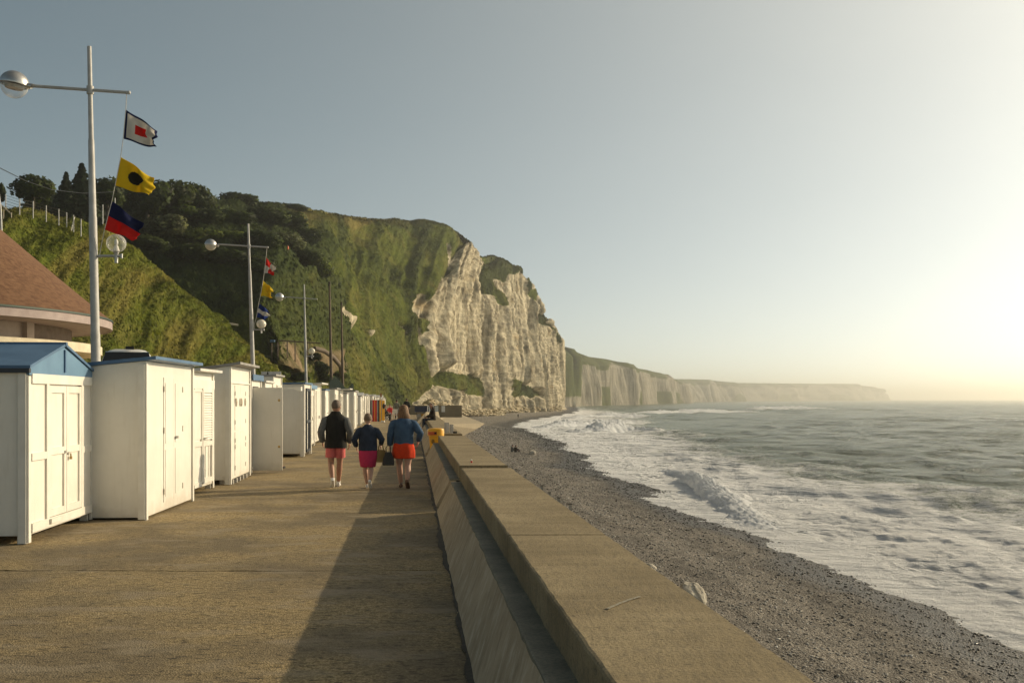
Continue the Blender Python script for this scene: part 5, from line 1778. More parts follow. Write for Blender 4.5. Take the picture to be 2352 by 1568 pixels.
for a, b in (((2, 470), (26, 492)), ((26, 488), (26, 500)), ((8, 476), (8, 505))):
    MB().tube([Vector(W(*a, 98)) - o0, Vector(W(*b, 98)) - o0], .06, 6).build("rail", m_woodlt, q)
pl = thing("street_pole", "thin pale pole standing beside the round building's roof", "pole", W(11, 515, 60))
MB().tube([Vector((0, 0, -6)), Vector(W(1, 480, 60)) - Vector(W(11, 515, 60)), Vector(W(-9, 400, 60)) - Vector(W(11, 515, 60))], [.1, .07, .06], 8).build("pole", m_pole, pl, True)
for (px, yt, yb, lab) in [(236, 470, 535, "thin bare pole among dark trees beside the nearest lamp post"), (264, 455, 490, "short white post under the yellow flag among the trees")]:
    d = float(surf(px, 545, 'm')[1]) - 30
    a = Vector(W(px, yb + 25, d)); b = Vector(W(px, yt, d))
    o = thing("thin_pole", lab, "pole", a)
    MB().tube([Vector((0, 0, 0)), b - a], [.12, .09], 6).build("pole", m_pole, o, True)
cab = MB()
pts = [Vector(W(x, y, d)) for x, y, d in [(-60, 352, 58), (0, 386, 66), (60, 416, 80), (120, 436, 98), (190, 444, 120), (260, 441, 150)]]
cab.tube(pts, .03, 5)
tag(cab.build("overhead_cable", m_black), "thin black overhead cable crossing the sky above the hill trees", "cable")

def palisade():
    A, B_ = Vector(W(757, 892, 66)), Vector(W(812, 896, 104))
    A.z = B_.z = 0
    f = thing("palisade_fence", "dark green palisade fence behind the huts by the brown poles", "fence", A)
    n = 64
    dv = B_ - A
    bars = MB()
    for k in range(n):
        p_ = dv * (k / n)
        h = 2.9 + .35 * math.sin(k * .12)
        bars.box(p_ + Vector((0, 0, h / 2)), (.10, .03, h), rotm(0, 0, math.atan2(dv.y, dv.x)))
        bars.box(p_ + Vector((0, 0, h + .08)), (.05, .02, .2), rotm(0, R(0), math.atan2(dv.y, dv.x)))
    bars.build("bars", m_green_fence, f, kind="stuff")
    r = MB()
    for z in (.6, 2.4):
        r.tube([Vector((0, 0, z)), dv + Vector((0, 0, z))], .05, 6)
    r.build("rail", m_green_fence, f)
palisade()

def notice_board():
    d = 40
    A, B_ = Vector(W(600, 867, d)), Vector(W(645, 853, d))
    w, h = B_.x - A.x, B_.z - A.z
    o = thing("notice_board", "grey notice board with a small dark emblem standing behind the huts", "sign", (A.x, d, 0))
    MB().bx(0, w, 0, .04, A.z - .12, A.z + h).build("board", m_steel, o)
    t_ = MB()
    cx, cz = w * .33, A.z + h * .62
    t_.add([(cx - .05, -.004, cz - .04), (cx + .05, -.004, cz - .04), (cx, -.004, cz + .12)], [(0, 1, 2)])
    t_.bx(cx - .08, cx + .08, -.006, -.002, cz - .06, cz - .04)
    t_.build("emblem", m_black, o)
    ln = MB()
    for k, (a, b) in enumerate([(.05, .62), (.05, .52), (.05, .58)]):
        ln.bx(w * a, w * b, -.004, -.002, A.z + h * (.30 - k * .12), A.z + h * (.30 - k * .12) + .018)
    ln.build("text_lines", m_black, o)
    for x in (.1, w - .1):
        MB().bx(x - .03, x + .03, .041, .1, 0, A.z + h).build("post", m_iron, o)
notice_board()

# van parked behind the huts
def van():
    d = 27.5
    x0 = W(232, 800, d)[0]
    v = thing("parked_van", "white van whose rounded roof and dark windscreen rise above the second hut", "van", (x0 + .70, d, 0), R(20))
    n = 18
    zt = W(0, 801, d + 1.5)[2]
    def sec(y, w, z0, z1, rr):
        pts = []
        for a in np.linspace(0, math.pi, n):
            pts.append((w * math.copysign(abs(math.cos(a)) ** .35, math.cos(a)), y, z0 + (z1 - z0) * abs(math.sin(a)) ** .32))
        return pts
    b = MB()
    b.loft([sec(0, .80, .5, 1.35, 1), sec(.55, .82, .5, 1.5, 1), sec(1.0, .78, .5, zt - .35, 1), sec(1.3, .76, .5, zt - .05, 1), sec(1.8, .76, .5, zt, 1), sec(4.9, .76, .5, zt, 1), sec(5.1, .72, .55, zt - .12, 1)])
    b.build("body", m_vanwhite, v, True)
    w = MB()
    w.loft([[(-.66, .62, 1.56), (.66, .62, 1.56)], [(-.66, .90, zt - .42), (.66, .90, zt - .42)], [(-.58, 1.06, zt - .12), (.58, 1.06, zt - .12)], [(-.58, 1.2, zt - .10), (.58, 1.2, zt - .10)], [(-.64, 1.0, 1.5), (.64, 1.0, 1.5)]], cap=False, closed=False)
    w.build("windscreen", m_vanglass, v)
    for sx in (-1, 1):
        MB().bx(sx * .775 - .02, sx * .775 + .02, 1.4, 2.2, 1.7, 2.4).build("side_window", m_vanglass, v)
        for y in (.9, 4.1):
            MB().tube([(sx * .82, y, .36), (sx * .62, y, .36)], .36, 20).build("wheel", m_black, v, True)
    MB().bx(-.05, .18, 1.3, 1.34, zt - .03, zt + .06).build("roof_marker", m_black, v)
van()

# earthworks on the slope: hut platform with posts
g_ = surf(650, 800, 'm')
o = thing("timber_platform", "weathered timber platform with thin posts on the bare earth slope", "platform", g_)
o0 = Vector(g_)
MB().tube([Vector(W(640, 782, g_[1] - 3)) - o0, Vector(W(735, 788, g_[1] - 1)) - o0], .12, 6).build("beam", m_wood, o)
for px, yt, yb in ((624, 788, 830), (638, 785, 822), (660, 785, 822), (678, 786, 825), (706, 790, 828)):
    MB().tube([Vector(W(px, yb, g_[1] - 3)) - o0, Vector(W(px, yt, g_[1] - 3)) - o0], .10, 6).build("post", m_wood, o)
MB().box(Vector(W(626, 783, g_[1] - 3)) - o0, (.8, .4, .4)).build("tank", m_blue, o, bevel=.1)
g_ = surf(775, 845, 'm')
o = thing("earth_pipe", "brown buried pipe curving down the slope behind the brown poles", "pipe", g_)
MB().tube([Vector(W(x, y, dd)) - Vector(g_) for x, y, dd in ((722, 800, 176), (745, 806, 178), (765, 820, 184), (782, 840, 190), (785, 862, 194))], .42, 8).build("pipe", m_wood, o, True)
o = thing("low_wall", "thin pale wall on the crest of the near slope by the dark hollow", "wall", W(525, 741, 131))
MB().tube([Vector((-.9, 0, 0)), Vector((1.0, 1, -.25))], .16, 5).build("rail", m_woodlt, o)
o = thing("marker_post", "tiny marker post on the grassy skyline above the cliff", "post", W(993, 523, 428))
MB().bx(-.22, .22, -.2, .2, -1.5, 1.2).build("post", m_iron, o)

# ------------------------------------------------------------------ litter bin and posts in the wall's gap
def bin_():
    d = 29.5
    X = (1001 - CX) * d / FL
    b = thing("litter_bin", "yellow litter bin with a wide hood standing at the wall's gap", "litter bin", (X, d, 0))
    def ring(rx, ry, z, n=20, cy=0, e=2.6):
        return [(rx * math.copysign(abs(math.cos(a)) ** (2 / e), math.cos(a)), cy + ry * math.copysign(abs(math.sin(a)) ** (2 / e), math.sin(a)), z) for a in np.linspace(0, 2 * math.pi, n, endpoint=False)]
    MB().loft([ring(.145, .14, .0), ring(.15, .15, .03), ring(.20, .19, .55), ring(.21, .2, .66)]).build("body", m_yellow, b, True)
    MB().loft([ring(.215, .2, .655, cy=0), ring(.245, .23, .665), ring(.25, .235, .82), ring(.235, .22, .865), ring(.18, .17, .885), ring(.02, .02, .89)]).build("hood", m_yellow, b, True)
    fr = MB()
    n = 8
    def curve(u, z0, z1, r=(.252, .238)):
        a = -math.pi / 2 + u
        x = r[0] * math.copysign(abs(math.cos(a)) ** (2 / 2.6), math.cos(a)); y = r[1] * math.copysign(abs(math.sin(a)) ** (2 / 2.6), math.sin(a))
        return [(x, y, z0), (x, y, z1)]
    fr.loft([curve(u, .69, .79) for u in np.linspace(-.95, .12, n)], cap=False, closed=False)
    fr.build("warning_label", m_orangered, b)
    MB().loft([curve(u, .72, .775, (.256, .242)) for u in np.linspace(-.05, .09, 4)], cap=False, closed=False).build("label_symbol", m_black, b)
    g = MB()
    for r0, r1 in ((.062, .048),):
        k = 20
        V = [(r * math.cos(a) * .75, 0, r * math.sin(a)) for r in (r0, r1) for a in np.linspace(0, 2 * math.pi, k, endpoint=False)]
        g.add(V, [(i, (i + 1) % k, k + (i + 1) % k, k + i) for i in range(k)])
    g.add([(-.012, 0, -.03), (.012, 0, -.03), (.012, 0, .03), (-.012, 0, .03)], [(0, 1, 2, 3)])
    e = g.build("emblem", m_black, b)
    e.location = (-.07, -.199, .50)
    e.rotation_euler = (R(-4), 0, R(-12))
bin_()
for px, yt, d, r, nm in ((1026, 970, 31.4, .075, "taller steel post at the wall's gap beside the bin"), (1037, 974, 31.2, .06, "middle steel post at the wall's gap beside the bin"), (1045, 990, 31.0, .06, "short rusty post at the wall's gap, farthest from the bin")):
    x, y, z = W(px, yt, d)
    o = thing("steel_post", nm, "post", (x, y, -1.2), 0, "steel posts at the wall's gap")
    MB().bx(-r, r, -r * .3, r * .3, 0, z + 1.2).bx(-r * .3, r * .3, -r, -r * .3, 0, z + 1.2).build("post", m_steel if yt < 985 else m_iron, o)
# iron piles of an old breastwork on the shingle
m_pilecap = m_steel
for i, (px, yt) in enumerate(((1310, 1157), (1283, 1143), (1262, 1131), (1245, 1115), (1207, 1090), (1185, 1077), (1117, 1034), (1107, 1027))):
    d = 4.25 * FL / (yt - HY)
    x, y, z = W(px, yt, d)
    zb = float(beach_z(np.array([x]), np.array([y]))[0]) - .5
    lab = ["nearest iron pile sticking up behind the sea wall, tallest of the row", "iron pile second from the nearest behind the sea wall", "iron pile third from the nearest behind the sea wall", "iron pile fourth from the nearest, last of the close group behind the wall",
           "nearer iron pile of the middle pair behind the sea wall", "farther iron pile of the middle pair behind the sea wall", "nearer of two small far piles by the wall's gap", "farther of two small far piles by the wall's gap"][i]
    o = thing("iron_pile", lab, "pile", (x, y, zb), 0, "iron piles on the shingle behind the sea wall")
    MB().bx(-.06, -.045, -.06, .06, 0, z - zb).bx(.045, .06, -.06, .06, 0, z - zb).bx(-.045, .045, -.012, .012, 0, z - zb).build("pile", m_steel, o)
    MB().bx(-.075, .075, -.075, .075, z - zb, z - zb + .03).build("cap", m_iron, o)

# little red and white peg in the wall's expansion gap
x, y, z = W(1084, 1063, 1.06 * FL / (1061 - HY))
o = thing("wall_peg", "small red and white peg standing in the gap of the wall top", "peg", (x, y, .68))
MB().tube([(0, 0, -.1), (-.01, 0, .035)], .014, 8).build("peg", m_redcloth, o, True)
MB().tube([(-.01, 0, .035), (-.012, 0, .06)], .014, 8).build("peg_tip", m_trim, o, True)

# chalk rocks on the beach behind the wall
def rock(px, py, d, r, label, seed):
    x, y, z = W(px, py, d)
    o = link("chalk_rock", rock_mesh("chalk_rock", r, seed), m_rockgrey)
    o.location = (x, y, z)
    o.rotation_euler = (0, 0, seed)
    tag(o, label, "rock", "chalk rocks lying on the shingle")
t = NT("grey_white_chalk")
p = t.pos('Object')
m_rockgrey = t.set(t.ramp(t.noise(p, 2.5, 7, .65), [(.35, c4(.30, .27, .22)), (.65, c4(.50, .46, .38))]), .9, 0, t.bump(t.noise(p, 9, 5, .6), .5, .012), .2)
rock(1588, 1372, 24.0, (.36, .34, .36), "large white chalk rock showing beyond the sea wall's edge", 3)
rock(1490, 1306, 28.0, (.26, .2, .16), "small white chalk rock peeping over the sea wall's edge", 5)
rock(1222, 1040, 127, (.55, .4, .35), "white rock on the shingle close to the seated couple", 7)

m_slip = pbr('sandy_concrete', (.27, .22, .14), (.19, .155, .10), .6, .9, coord='Position', bump=.3)
# slipway beyond the end of the wall
sw = MB()
sw.add([W(978, 946, 72), W(1003, 973, 92), W(1112, 972, 280), W(1040, 944, 290), (-11.4, 72, -5), (-9, 92, -5), (-7.8, 280, -7), (-17.2, 290, -7)], [(0, 1, 2, 3), (0, 4, 5, 1), (1, 5, 6, 2), (2, 6, 7, 3), (3, 7, 4, 0)])
sw.build("slipway", m_slip, None, kind="structure")
lw = thing("end_wall", "low cream wall closing the far end of the promenade", "wall", W(918, 952, 112))
MB().bx(0, 7.0, 0, .3, -.3, 1.05).build("wall_panel", m_slip, lw)
for k in range(3):
    MB().bx(3.2 + k * .75, 3.6 + k * .75, -.04, -.002, .3, 1.0).build("white_panel", m_trim, lw)
# ------------------------------------------------------------------ people
def skin_body(pts, edges, root, sub=2):
    """continuous limb-and-trunk surface grown on a skeleton: pts {name: (co, r)}"""
    names = list(pts)
    me = bpy.data.meshes.new("skeleton")
    me.from_pydata([pts[k][0] for k in names], [(names.index(a), names.index(b)) for a, b in edges], [])
    o = bpy.data.objects.new("skeleton", me)
    COL.objects.link(o)
    o.modifiers.new("skin", 'SKIN')
    o.modifiers["skin"].use_smooth_shade = True
    sv = me.skin_vertices[0].data
    for i, k in enumerate(names):
        r = pts[k][1]
        sv[i].radius = r if hasattr(r, '__len__') else (r, r)
        sv[i].use_root = (k == root)
    sb = o.modifiers.new("sub", 'SUBSURF')
    sb.levels = sb.render_levels = sub
    dg = bpy.context.evaluated_depsgraph_get()
    dg.update()
    ev = o.evaluated_get(dg)
    m2 = ev.to_mesh()
    V = np.array([v.co for v in m2.vertices])
    F = [list(p.vertices) for p in m2.polygons]
    ev.to_mesh_clear()
    bpy.data.objects.remove(o)
    bpy.data.meshes.remove(me)
    return V, F

def hand(mb, wrist, direction, side, fwd, s=1.0):
    """palm, four curled fingers and a thumb; wrist and direction as vectors"""
    dv = Vector(direction).normalized()
    fw = Vector(fwd).normalized()
    sd = dv.cross(fw).normalized() * side
    w = Vector(wrist)
    pc = w + dv * .05 * s
    rot = np.array(Matrix((fw, sd, dv)).transposed())
    mb.sphere(pc, (.042 * s, .018 * s, .056 * s), 12, 8, rot=rot)
    for k, (off, ln) in enumerate(((.030, .070), (.010, .080), (-.010, .075), (-.029, .060))):
        b = w + dv * .088 * s + fw * off * s
        m_ = b + dv * ln * .5 * s - sd * .010 * s
        e = m_ + dv * ln * .38 * s - sd * .028 * s
        mb.tube([b - dv * .02 * s, b, m_, e], [.0095 * s, .0095 * s, .0085 * s, .006 * s], 8)
    b = w + dv * .035 * s + fw * .036 * s
    mb.tube([b, b + (fw * .75 + dv * .6) * .035 * s, b + (fw * .8 + dv * 1.25) * .05 * s - sd * .012 * s], [.013 * s, .0115 * s, .008 * s], 8)

def ell(c, rx, ry, n=22, ph=0, wr=0, seed=0):
    a = np.linspace(0, 2 * np.pi, n, endpoint=False)
    w = 1 + wr * np.sin(a * 5 + seed + ph) + wr * .7 * np.sin(a * 9 + seed * 2.3)
    return np.c_[c[0] + rx * np.cos(a) * w, c[1] + ry * np.sin(a) * w, np.full(n, c[2])]

STAND = dict(hipL=(-.09, 0, .90), hipR=(.09, 0, .90), kneeL=(-.10, .03, .49), kneeR=(.10, .03, .49), ankL=(-.10, -.02, .085), ankR=(.10, -.02, .085),
             shL=(-.185, 0, 1.42), shR=(.185, 0, 1.42), elL=(-.25, -.04, 1.14), elR=(.25, -.04, 1.14), wrL=(-.25, .05, .91), wrR=(.25, .05, .91),
             pel=(0, 0, .95), spine=(0, -.01, 1.17), chest=(0, 0, 1.36), neck=(0, .01, 1.50), head=(0, .03, 1.57), toeL=(0, 1, 0), toeR=(0, 1, 0))
def person(label, loc, heading, height, skinm, outfit, pose=None, hair=None, hairm=None, bulk=1.0, sub=2, look=0.0, group=None, detail=True):
    J = {k: Vector(v) for k, v in STAND.items()}
    for k, v in (pose or {}).items():
        J[k] = Vector(v)
    root = thing("person", label, "person", loc, heading, group)
    s = height / 1.75
    root.scale = (s * 1.07, s * 1.05, s)
    b = bulk
    pts = {'pel': (J['pel'], (.125 * b, .10 * b)), 'spine': (J['spine'], (.12 * b, .09 * b)), 'chest': (J['chest'], (.135 * b, .095 * b)), 'neck': (J['neck'], (.058, .058)), 'head': (J['head'], (.052, .056))}
    edges = [('pel', 'spine'), ('spine', 'chest'), ('chest', 'neck'), ('neck', 'head')]
    for S_ in 'LR':
        pts['hip' + S_] = (J['hip' + S_], .088 * b); pts['mth' + S_] = (J['hip' + S_].lerp(J['knee' + S_], .5), .084 * b)
        pts['knee' + S_] = (J['knee' + S_], .062); cf = J['knee' + S_].lerp(J['ank' + S_], .33)
        pts['calf' + S_] = (cf + Vector((0, -.012, 0)), .068); pts['ank' + S_] = (J['ank' + S_], .042)
        edges += [('pel', 'hip' + S_), ('hip' + S_, 'mth' + S_), ('mth' + S_, 'knee' + S_), ('knee' + S_, 'calf' + S_), ('calf' + S_, 'ank' + S_)]
        pts['sh' + S_] = (J['sh' + S_], .05); pts['el' + S_] = (J['el' + S_], .043); pts['fa' + S_] = (J['el' + S_].lerp(J['wr' + S_], .35), .042); pts['wr' + S_] = (J['wr' + S_], .026)
        edges += [('chest', 'sh' + S_), ('sh' + S_, 'el' + S_), ('el' + S_, 'fa' + S_), ('fa' + S_, 'wr' + S_)]
    V, F = skin_body(pts, edges, 'pel', sub)
    mb = MB().add(V, F)
    # head with brow, nose, lips, chin and ears; faces +Y turned by look
    hc = J['head'] + Vector((0, .015, .085))
    rl = rotm(0, 0, look)
    def hp(x, y, z):
        q = rl @ np.array([x, y, z])
        return hc + Vector(q)
    mb.sphere(hc, (.089, .107, .124), 20, 14, rot=rl)
    mb.sphere(hp(0, .03, -.055), (.056, .062, .062), 14, 10, rot=rl)
    mb.sphere(hp(0, .108, -.018), (.013, .020, .026), 8, 6, rot=rl)
    mb.sphere(hp(0, .088, -.058), (.026, .012, .009), 8, 6, rot=rl)
    mb.sphere(hp(0, .084, .022), (.056, .016, .010), 10, 6, rot=rl)
    for sx in (-1, 1):
        mb.sphere(hp(sx * .087, -.005, -.01), (.012, .023, .035), 10, 8, rot=rl)
    for S_, sd in (('L', -1), ('R', 1)):
        dv = J['wr' + S_] - J['el' + S_]
        if detail:
            hand(mb, J['wr' + S_], dv.normalized() * .6 + Vector((0, .0, -.4)), sd, (0, 1, .1))
        else:
            mb.sphere(J['wr' + S_] + dv.normalized() * .08, (.035, .035, .07), 8, 6)
        an = J['ank' + S_]
        tv = J['toe' + S_].normalized()
        mb.tube([an - tv * .04 + Vector((0, 0, -.045)), an + tv * .05 + Vector((0, 0, -.04)), an + tv * .15 + Vector((0, 0, -.06 - .0))], [.035, .04, .025], 10)
    body = mb.build("body", skinm, root, True)
    for sx in (-1, 1):
        MB().sphere(hp(sx * .032, .092, .006), (.011, .008, .007), 8, 6).build("eye", m_black, root, True)
    # shoes
    sh = outfit.get('shoe')
    if sh:
        for S_ in 'LR':
            an = J['ank' + S_]; tv = J['toe' + S_].normalized()
            up = Vector((0, 0, 1)) if abs(tv.z) < .9 else Vector((0, -1, 0))
            sd = tv.cross(up).normalized(); up = sd.cross(tv)
            o_ = an - up * .055
            q = MB()
            rings = []
            for f, w_, h_ in ((-.075, .022, .05), (-.06, .036, .085), (-.01, .040, .09), (.06, .044, .065), (.13, .046, .048), (.175, .036, .034), (.195, .012, .018)):
                c = o_ + tv * f
                rings.append([c + sd * w_ * math.cos(a) + up * (h_ / 2 - .03 + (h_ / 2) * math.sin(a)) for a in np.linspace(0, 2 * math.pi, 12, endpoint=False)])
            q.loft(rings)
            if outfit.get('sock'):
                q.tube([an + Vector((0, 0, -.02)), an + Vector((0, 0, .04))], .043, 10)
            q.build("shoe", sh, root, True)
    # top
    def torso(secs, m, name, wr=.012, seed=1):
        rings = [ell((J['pel'].x * .5 + cx_, cy_, z), rx, ry, 26, z * 6, wr, seed) for z, rx, ry, cx_, cy_ in secs]
        return MB().loft(rings).build(name, m, root, True)
    dx, dy, dz = J['chest'] - Vector(STAND['chest'])
    if 'top' in outfit:
        T = outfit['top']
        secs = []
        for z, rx, ry in T['secs']:
            f = min(max((z - .9) / .46, 0), 1)
            secs.append((z + dz * f + (0 if f else dz * 0), rx, ry, dx * f, dy * f + .0))
        torso(secs, T['m'], T.get('name', 'jacket'), T.get('wr', .014), T.get('seed', 1))
    if 'sleeve' in outfit:
        for S_, sx in (('L', -1), ('R', 1)):
            a, e, w_ = J['sh' + S_], J['el' + S_], J['wr' + S_]
            k = outfit.get('sl', 1.0)
            en = e.lerp(w_, outfit.get('slen', .95))
            a0 = a + Vector((-sx * .075, 0, .004)); a = a + Vector((-sx * .004, 0, -.038))
            q = MB().tube([a0, a, a.lerp(e, .35), a.lerp(e, .75), e, e.lerp(en, .4), e.lerp(en, .8), en], [.062, .074 * k, .076 * k, .066 * k, .063 * k, .060 * k, .053 * k, .046 * k], 14)
            V_ = q.v[0]
            q.v[0] = V_ + .006 * np.c_[fbm(V_ * 22, 2, 5), fbm(V_ * 22, 2, 6), fbm(V_ * 22, 2, 7)]
            q.build("sleeve", outfit['sleeve'], root, True)
    if 'shorts' in outfit:
        m, ln, rr = outfit['shorts']
        q = MB()
        q.loft([ell((J['pel'].x, J['pel'].y, J['pel'].z + z), rx * b, ry * b, 22, 0, .01) for z, rx, ry in ((-.07, .165, .14), (-.03, .178, .146), (.05, .172, .14), (.14, .16, .125))])
        for S_ in 'LR':
            h_, k_ = J['hip' + S_], J['knee' + S_]
            e = h_.lerp(k_, ln)
            q.tube([h_ + (h_ - k_).normalized() * .02, h_.lerp(e, .5), e], [.105 * b, rr * b, rr * 1.05 * b], 18)
        q.build("shorts", m, root, True)
    if 'trousers' in outfit:
        q = MB()
        q.loft([ell((J['pel'].x, J['pel'].y, J['pel'].z + z), rx * b, ry * b, 18) for z, rx, ry in ((-.13, .16, .125), (-.02, .17, .13), (.1, .155, .12))])
        for S_ in 'LR':
            h_, k_, a_ = J['hip' + S_], J['knee' + S_], J['ank' + S_]
            q.tube([h_ + (h_ - k_).normalized() * .03, h_.lerp(k_, .5), k_, k_.lerp(a_, .5), a_], [.095 * b, .088, .07, .062, .055], 14)
        q.build("trousers", outfit['trousers'], root, True)
    if 'skirt' in outfit:
        m, secs = outfit['skirt']
        mx_ = (J['kneeL'] + J['kneeR']) * .5
        rings = []
        for z, rx, ry in secs:
            f = max(0, (J['pel'].z - z) / .46)
            rings.append(ell((J['pel'].x, J['pel'].y + (mx_.y) * f * .6, z), rx, ry, 30, 0, .012 + .02 * f, 2))
        o = MB().loft(rings, cap=True).build("skirt", m, root, True)
    # hair
    if hair == 'short':
        q = MB().sphere(hp(0, -.012, .022), (.095, .112, .118), 20, 14, rot=rl)
        V_ = q.v[0]
        loc_ = (V_ - np.array(hc)) @ rl
        fr = (loc_[:, 1] > .045) & (loc_[:, 2] < .07)
        V_[fr] = V_[fr] * .9 + np.array(hp(0, .0, .04)) * .1
        cut = loc_[:, 2] < -.045
        V_[cut, 2] += (-.045 - loc_[cut, 2]) * .75
        V_ += .004 * np.c_[fbm(V_ * 40, 2, 1), fbm(V_ * 40, 2, 2), fbm(V_ * 40, 2, 3)]
        q.v[0] = V_
        q.build("hair", hairm, root, True)
    elif hair == 'long':
        q = MB()
        n = 22
        rings = []
        for z, rx, ry, cy in ((.118, .02, .025, -.01), (.105, .055, .065, -.01), (.07, .084, .098, -.012), (.02, .094, .104, -.022), (-.05, .105, .098, -.035), (-.11, .122, .082, -.05), (-.17, .125, .062, -.062), (-.21, .10, .04, -.066)):
            a = np.linspace(0, 2 * np.pi, n, endpoint=False)
            yv = cy + ry * np.sin(a)
            xv = rx * np.cos(a) * (1 + .05 * np.sin(a * 7 + z * 30))
            yv = np.where((yv > .03) & (z < .05), .03 - (.05 - z) * .12, yv)
            zz = z + .012 * np.sin(a * 6 + 1) * (z < -.1)
            rings.append([hp(x, y, z_) for x, y, z_ in zip(xv, yv, zz)])
        q.loft(rings)
        V_ = q.v[0]
        q.v[0] = V_ + .006 * np.c_[fbm(V_ * 25 * [1, 1, .3], 3, 1), fbm(V_ * 25 * [1, 1, .3], 3, 2), fbm(V_ * 25, 3, 3)]
        q.build("hair", hairm, root, True)
    return root

def ground_at(px, py):
    s = EYE / (py - HY)
    return ((px - CX) * s, FL * s, 0)

wk = R(5.7)
P1 = ground_at(771, 1118)
pp = person("older man walking away in a charcoal jacket with grey sleeves and salmon shorts", P1, wk, 1.70, m_skin,
       dict(top=dict(m=m_black_vest, name="jacket", secs=[(.80, .225, .165), (.86, .228, .165), (.98, .215, .155), (1.12, .205, .150), (1.26, .215, .148), (1.37, .226, .138), (1.425, .205, .118), (1.465, .155, .098), (1.50, .115, .09), (1.55, .085, .085)], wr=.02),
            sleeve=m_greyknit, sl=1.12, shorts=(m_pinkcloth, .70, .102), shoe=m_white_shoe, sock=True),
       pose=dict(kneeL=(-.10, .02, .49), ankL=(-.045, -.20, .17), toeL=(-.1, .75, -.65), kneeR=(.075, .07, .49), ankR=(.045, .14, .085), shL=(-.215, 0, 1.40), shR=(.215, 0, 1.40), elL=(-.30, -.06, 1.13), elR=(.295, -.03, 1.12), wrL=(-.275, .08, .93), wrR=(.275, .09, .90), head=(.01, .045, 1.565)),
       hair='short', hairm=m_hair_grey, bulk=1.08, look=R(-14))
pp.scale.x *= .93
P2 = ground_at(845, 1121)
pp = person("shorter woman with short hair walking away in a navy denim jacket and magenta skirt", P2, wk, 1.44, m_skinlt,
       dict(top=dict(m=m_navy, name="jacket", secs=[(.90, .215, .165), (.96, .222, .168), (1.08, .215, .160), (1.22, .215, .155), (1.34, .222, .140), (1.41, .20, .118), (1.45, .15, .10), (1.49, .095, .08), (1.52, .075, .07)], wr=.012, seed=3),
            sleeve=m_navy, sl=1.12, slen=.8, skirt=(m_magenta, [(.995, .20, .155), (.90, .215, .165), (.75, .215, .16), (.60, .195, .145), (.52, .180, .135), (.505, .16, .12)]), shoe=m_white_shoe),
       pose=dict(kneeL=(-.075, .06, .49), ankL=(-.02, .12, .085), kneeR=(.075, .0, .49), ankR=(.055, -.20, .19), toeR=(.1, .7, -.7), shL=(-.20, 0, 1.41), shR=(.20, 0, 1.41), elL=(-.32, -.05, 1.16), elR=(.33, -.05, 1.16), wrL=(-.27, .10, .97), wrR=(.30, .13, 1.02)),
       hair='short', hairm=m_hair_short, bulk=1.08)
pp.scale.x *= .94
P3 = ground_at(927, 1120)
pp = person("long haired woman walking away in a blue denim jacket and red orange skirt", P3, wk, 1.615, m_skinlt,
       dict(top=dict(m=m_denim, name="jacket", secs=[(.93, .195, .155), (.97, .20, .158), (1.08, .195, .150), (1.22, .212, .152), (1.34, .226, .142), (1.41, .205, .12), (1.45, .155, .10), (1.49, .10, .082), (1.525, .08, .075)], wr=.012, seed=5),
            sleeve=m_denim, sl=1.08, slen=.95, skirt=(m_red, [(1.0, .18, .145), (.92, .205, .165), (.80, .228, .172), (.70, .232, .172), (.645, .228, .17), (.63, .19, .14)]), shoe=m_sandal),
       pose=dict(kneeL=(-.085, .06, .49), ankL=(-.055, .12, .085), kneeR=(.085, .0, .49), ankR=(.075, -.18, .16), toeR=(.1, .75, -.6), shL=(-.20, 0, 1.41), shR=(.20, 0, 1.41), elL=(-.265, -.03, 1.15), elR=(.335, -.10, 1.17), wrL=(-.27, .06, .90), wrR=(.295, .06, 1.0)),
       hair='long', hairm=m_hair_blond, bulk=1.10)

def bag(name, label, px, py, w, h, dp, m, d, strap, rz=0.1, taper=.75):
    x, y, z = W(px, py, d)
    o = thing(name, label, "bag", (x, y, z), rz)
    rings = []
    for zz, k in ((-h / 2, .96), (-h / 2 + .02, 1.0), (0, .93), (h / 2 - .03, taper), (h / 2, taper * .97)):
        a = np.linspace(0, 2 * np.pi, 24, endpoint=False)
        rings.append(np.c_[w / 2 * k * np.sign(np.cos(a)) * np.abs(np.cos(a)) ** .55, dp / 2 * (1 - .5 * (zz + h / 2) / h) * np.sign(np.sin(a)) * np.abs(np.sin(a)) ** .6, np.full(24, zz)])
    q = MB().loft(rings)
    V_ = q.v[0]
    q.v[0] = V_ + .005 * np.c_[fbm(V_ * 12, 3, 1), fbm(V_ * 12, 3, 2), fbm(V_ * 12, 3, 3)]
    q.build("bag_body", m, o, True)
    for dy in (-.02, .02):
        MB().tube([(-w * .25 * taper * 1.2, dy, h / 2 - .02), (-w * .2, dy, h / 2 + strap * .6), (-.0, dy * .3, h / 2 + strap), (w * .2, dy, h / 2 + strap * .6), (w * .25 * taper * 1.2, dy, h / 2 - .02)], .009, 6).build("strap", m, o, True)
    return o
bag("tote_bag", "tan canvas tote bag carried between the two women", 875, 1047, .19, .24, .12, m_tan, P3[1] - .05, .14, .2, .92)
bag("handbag", "black leather handbag hanging from the long haired woman's hand", 892, 1053, .235, .255, .13, m_bag, P3[1] - .14, .15, .1, .55)

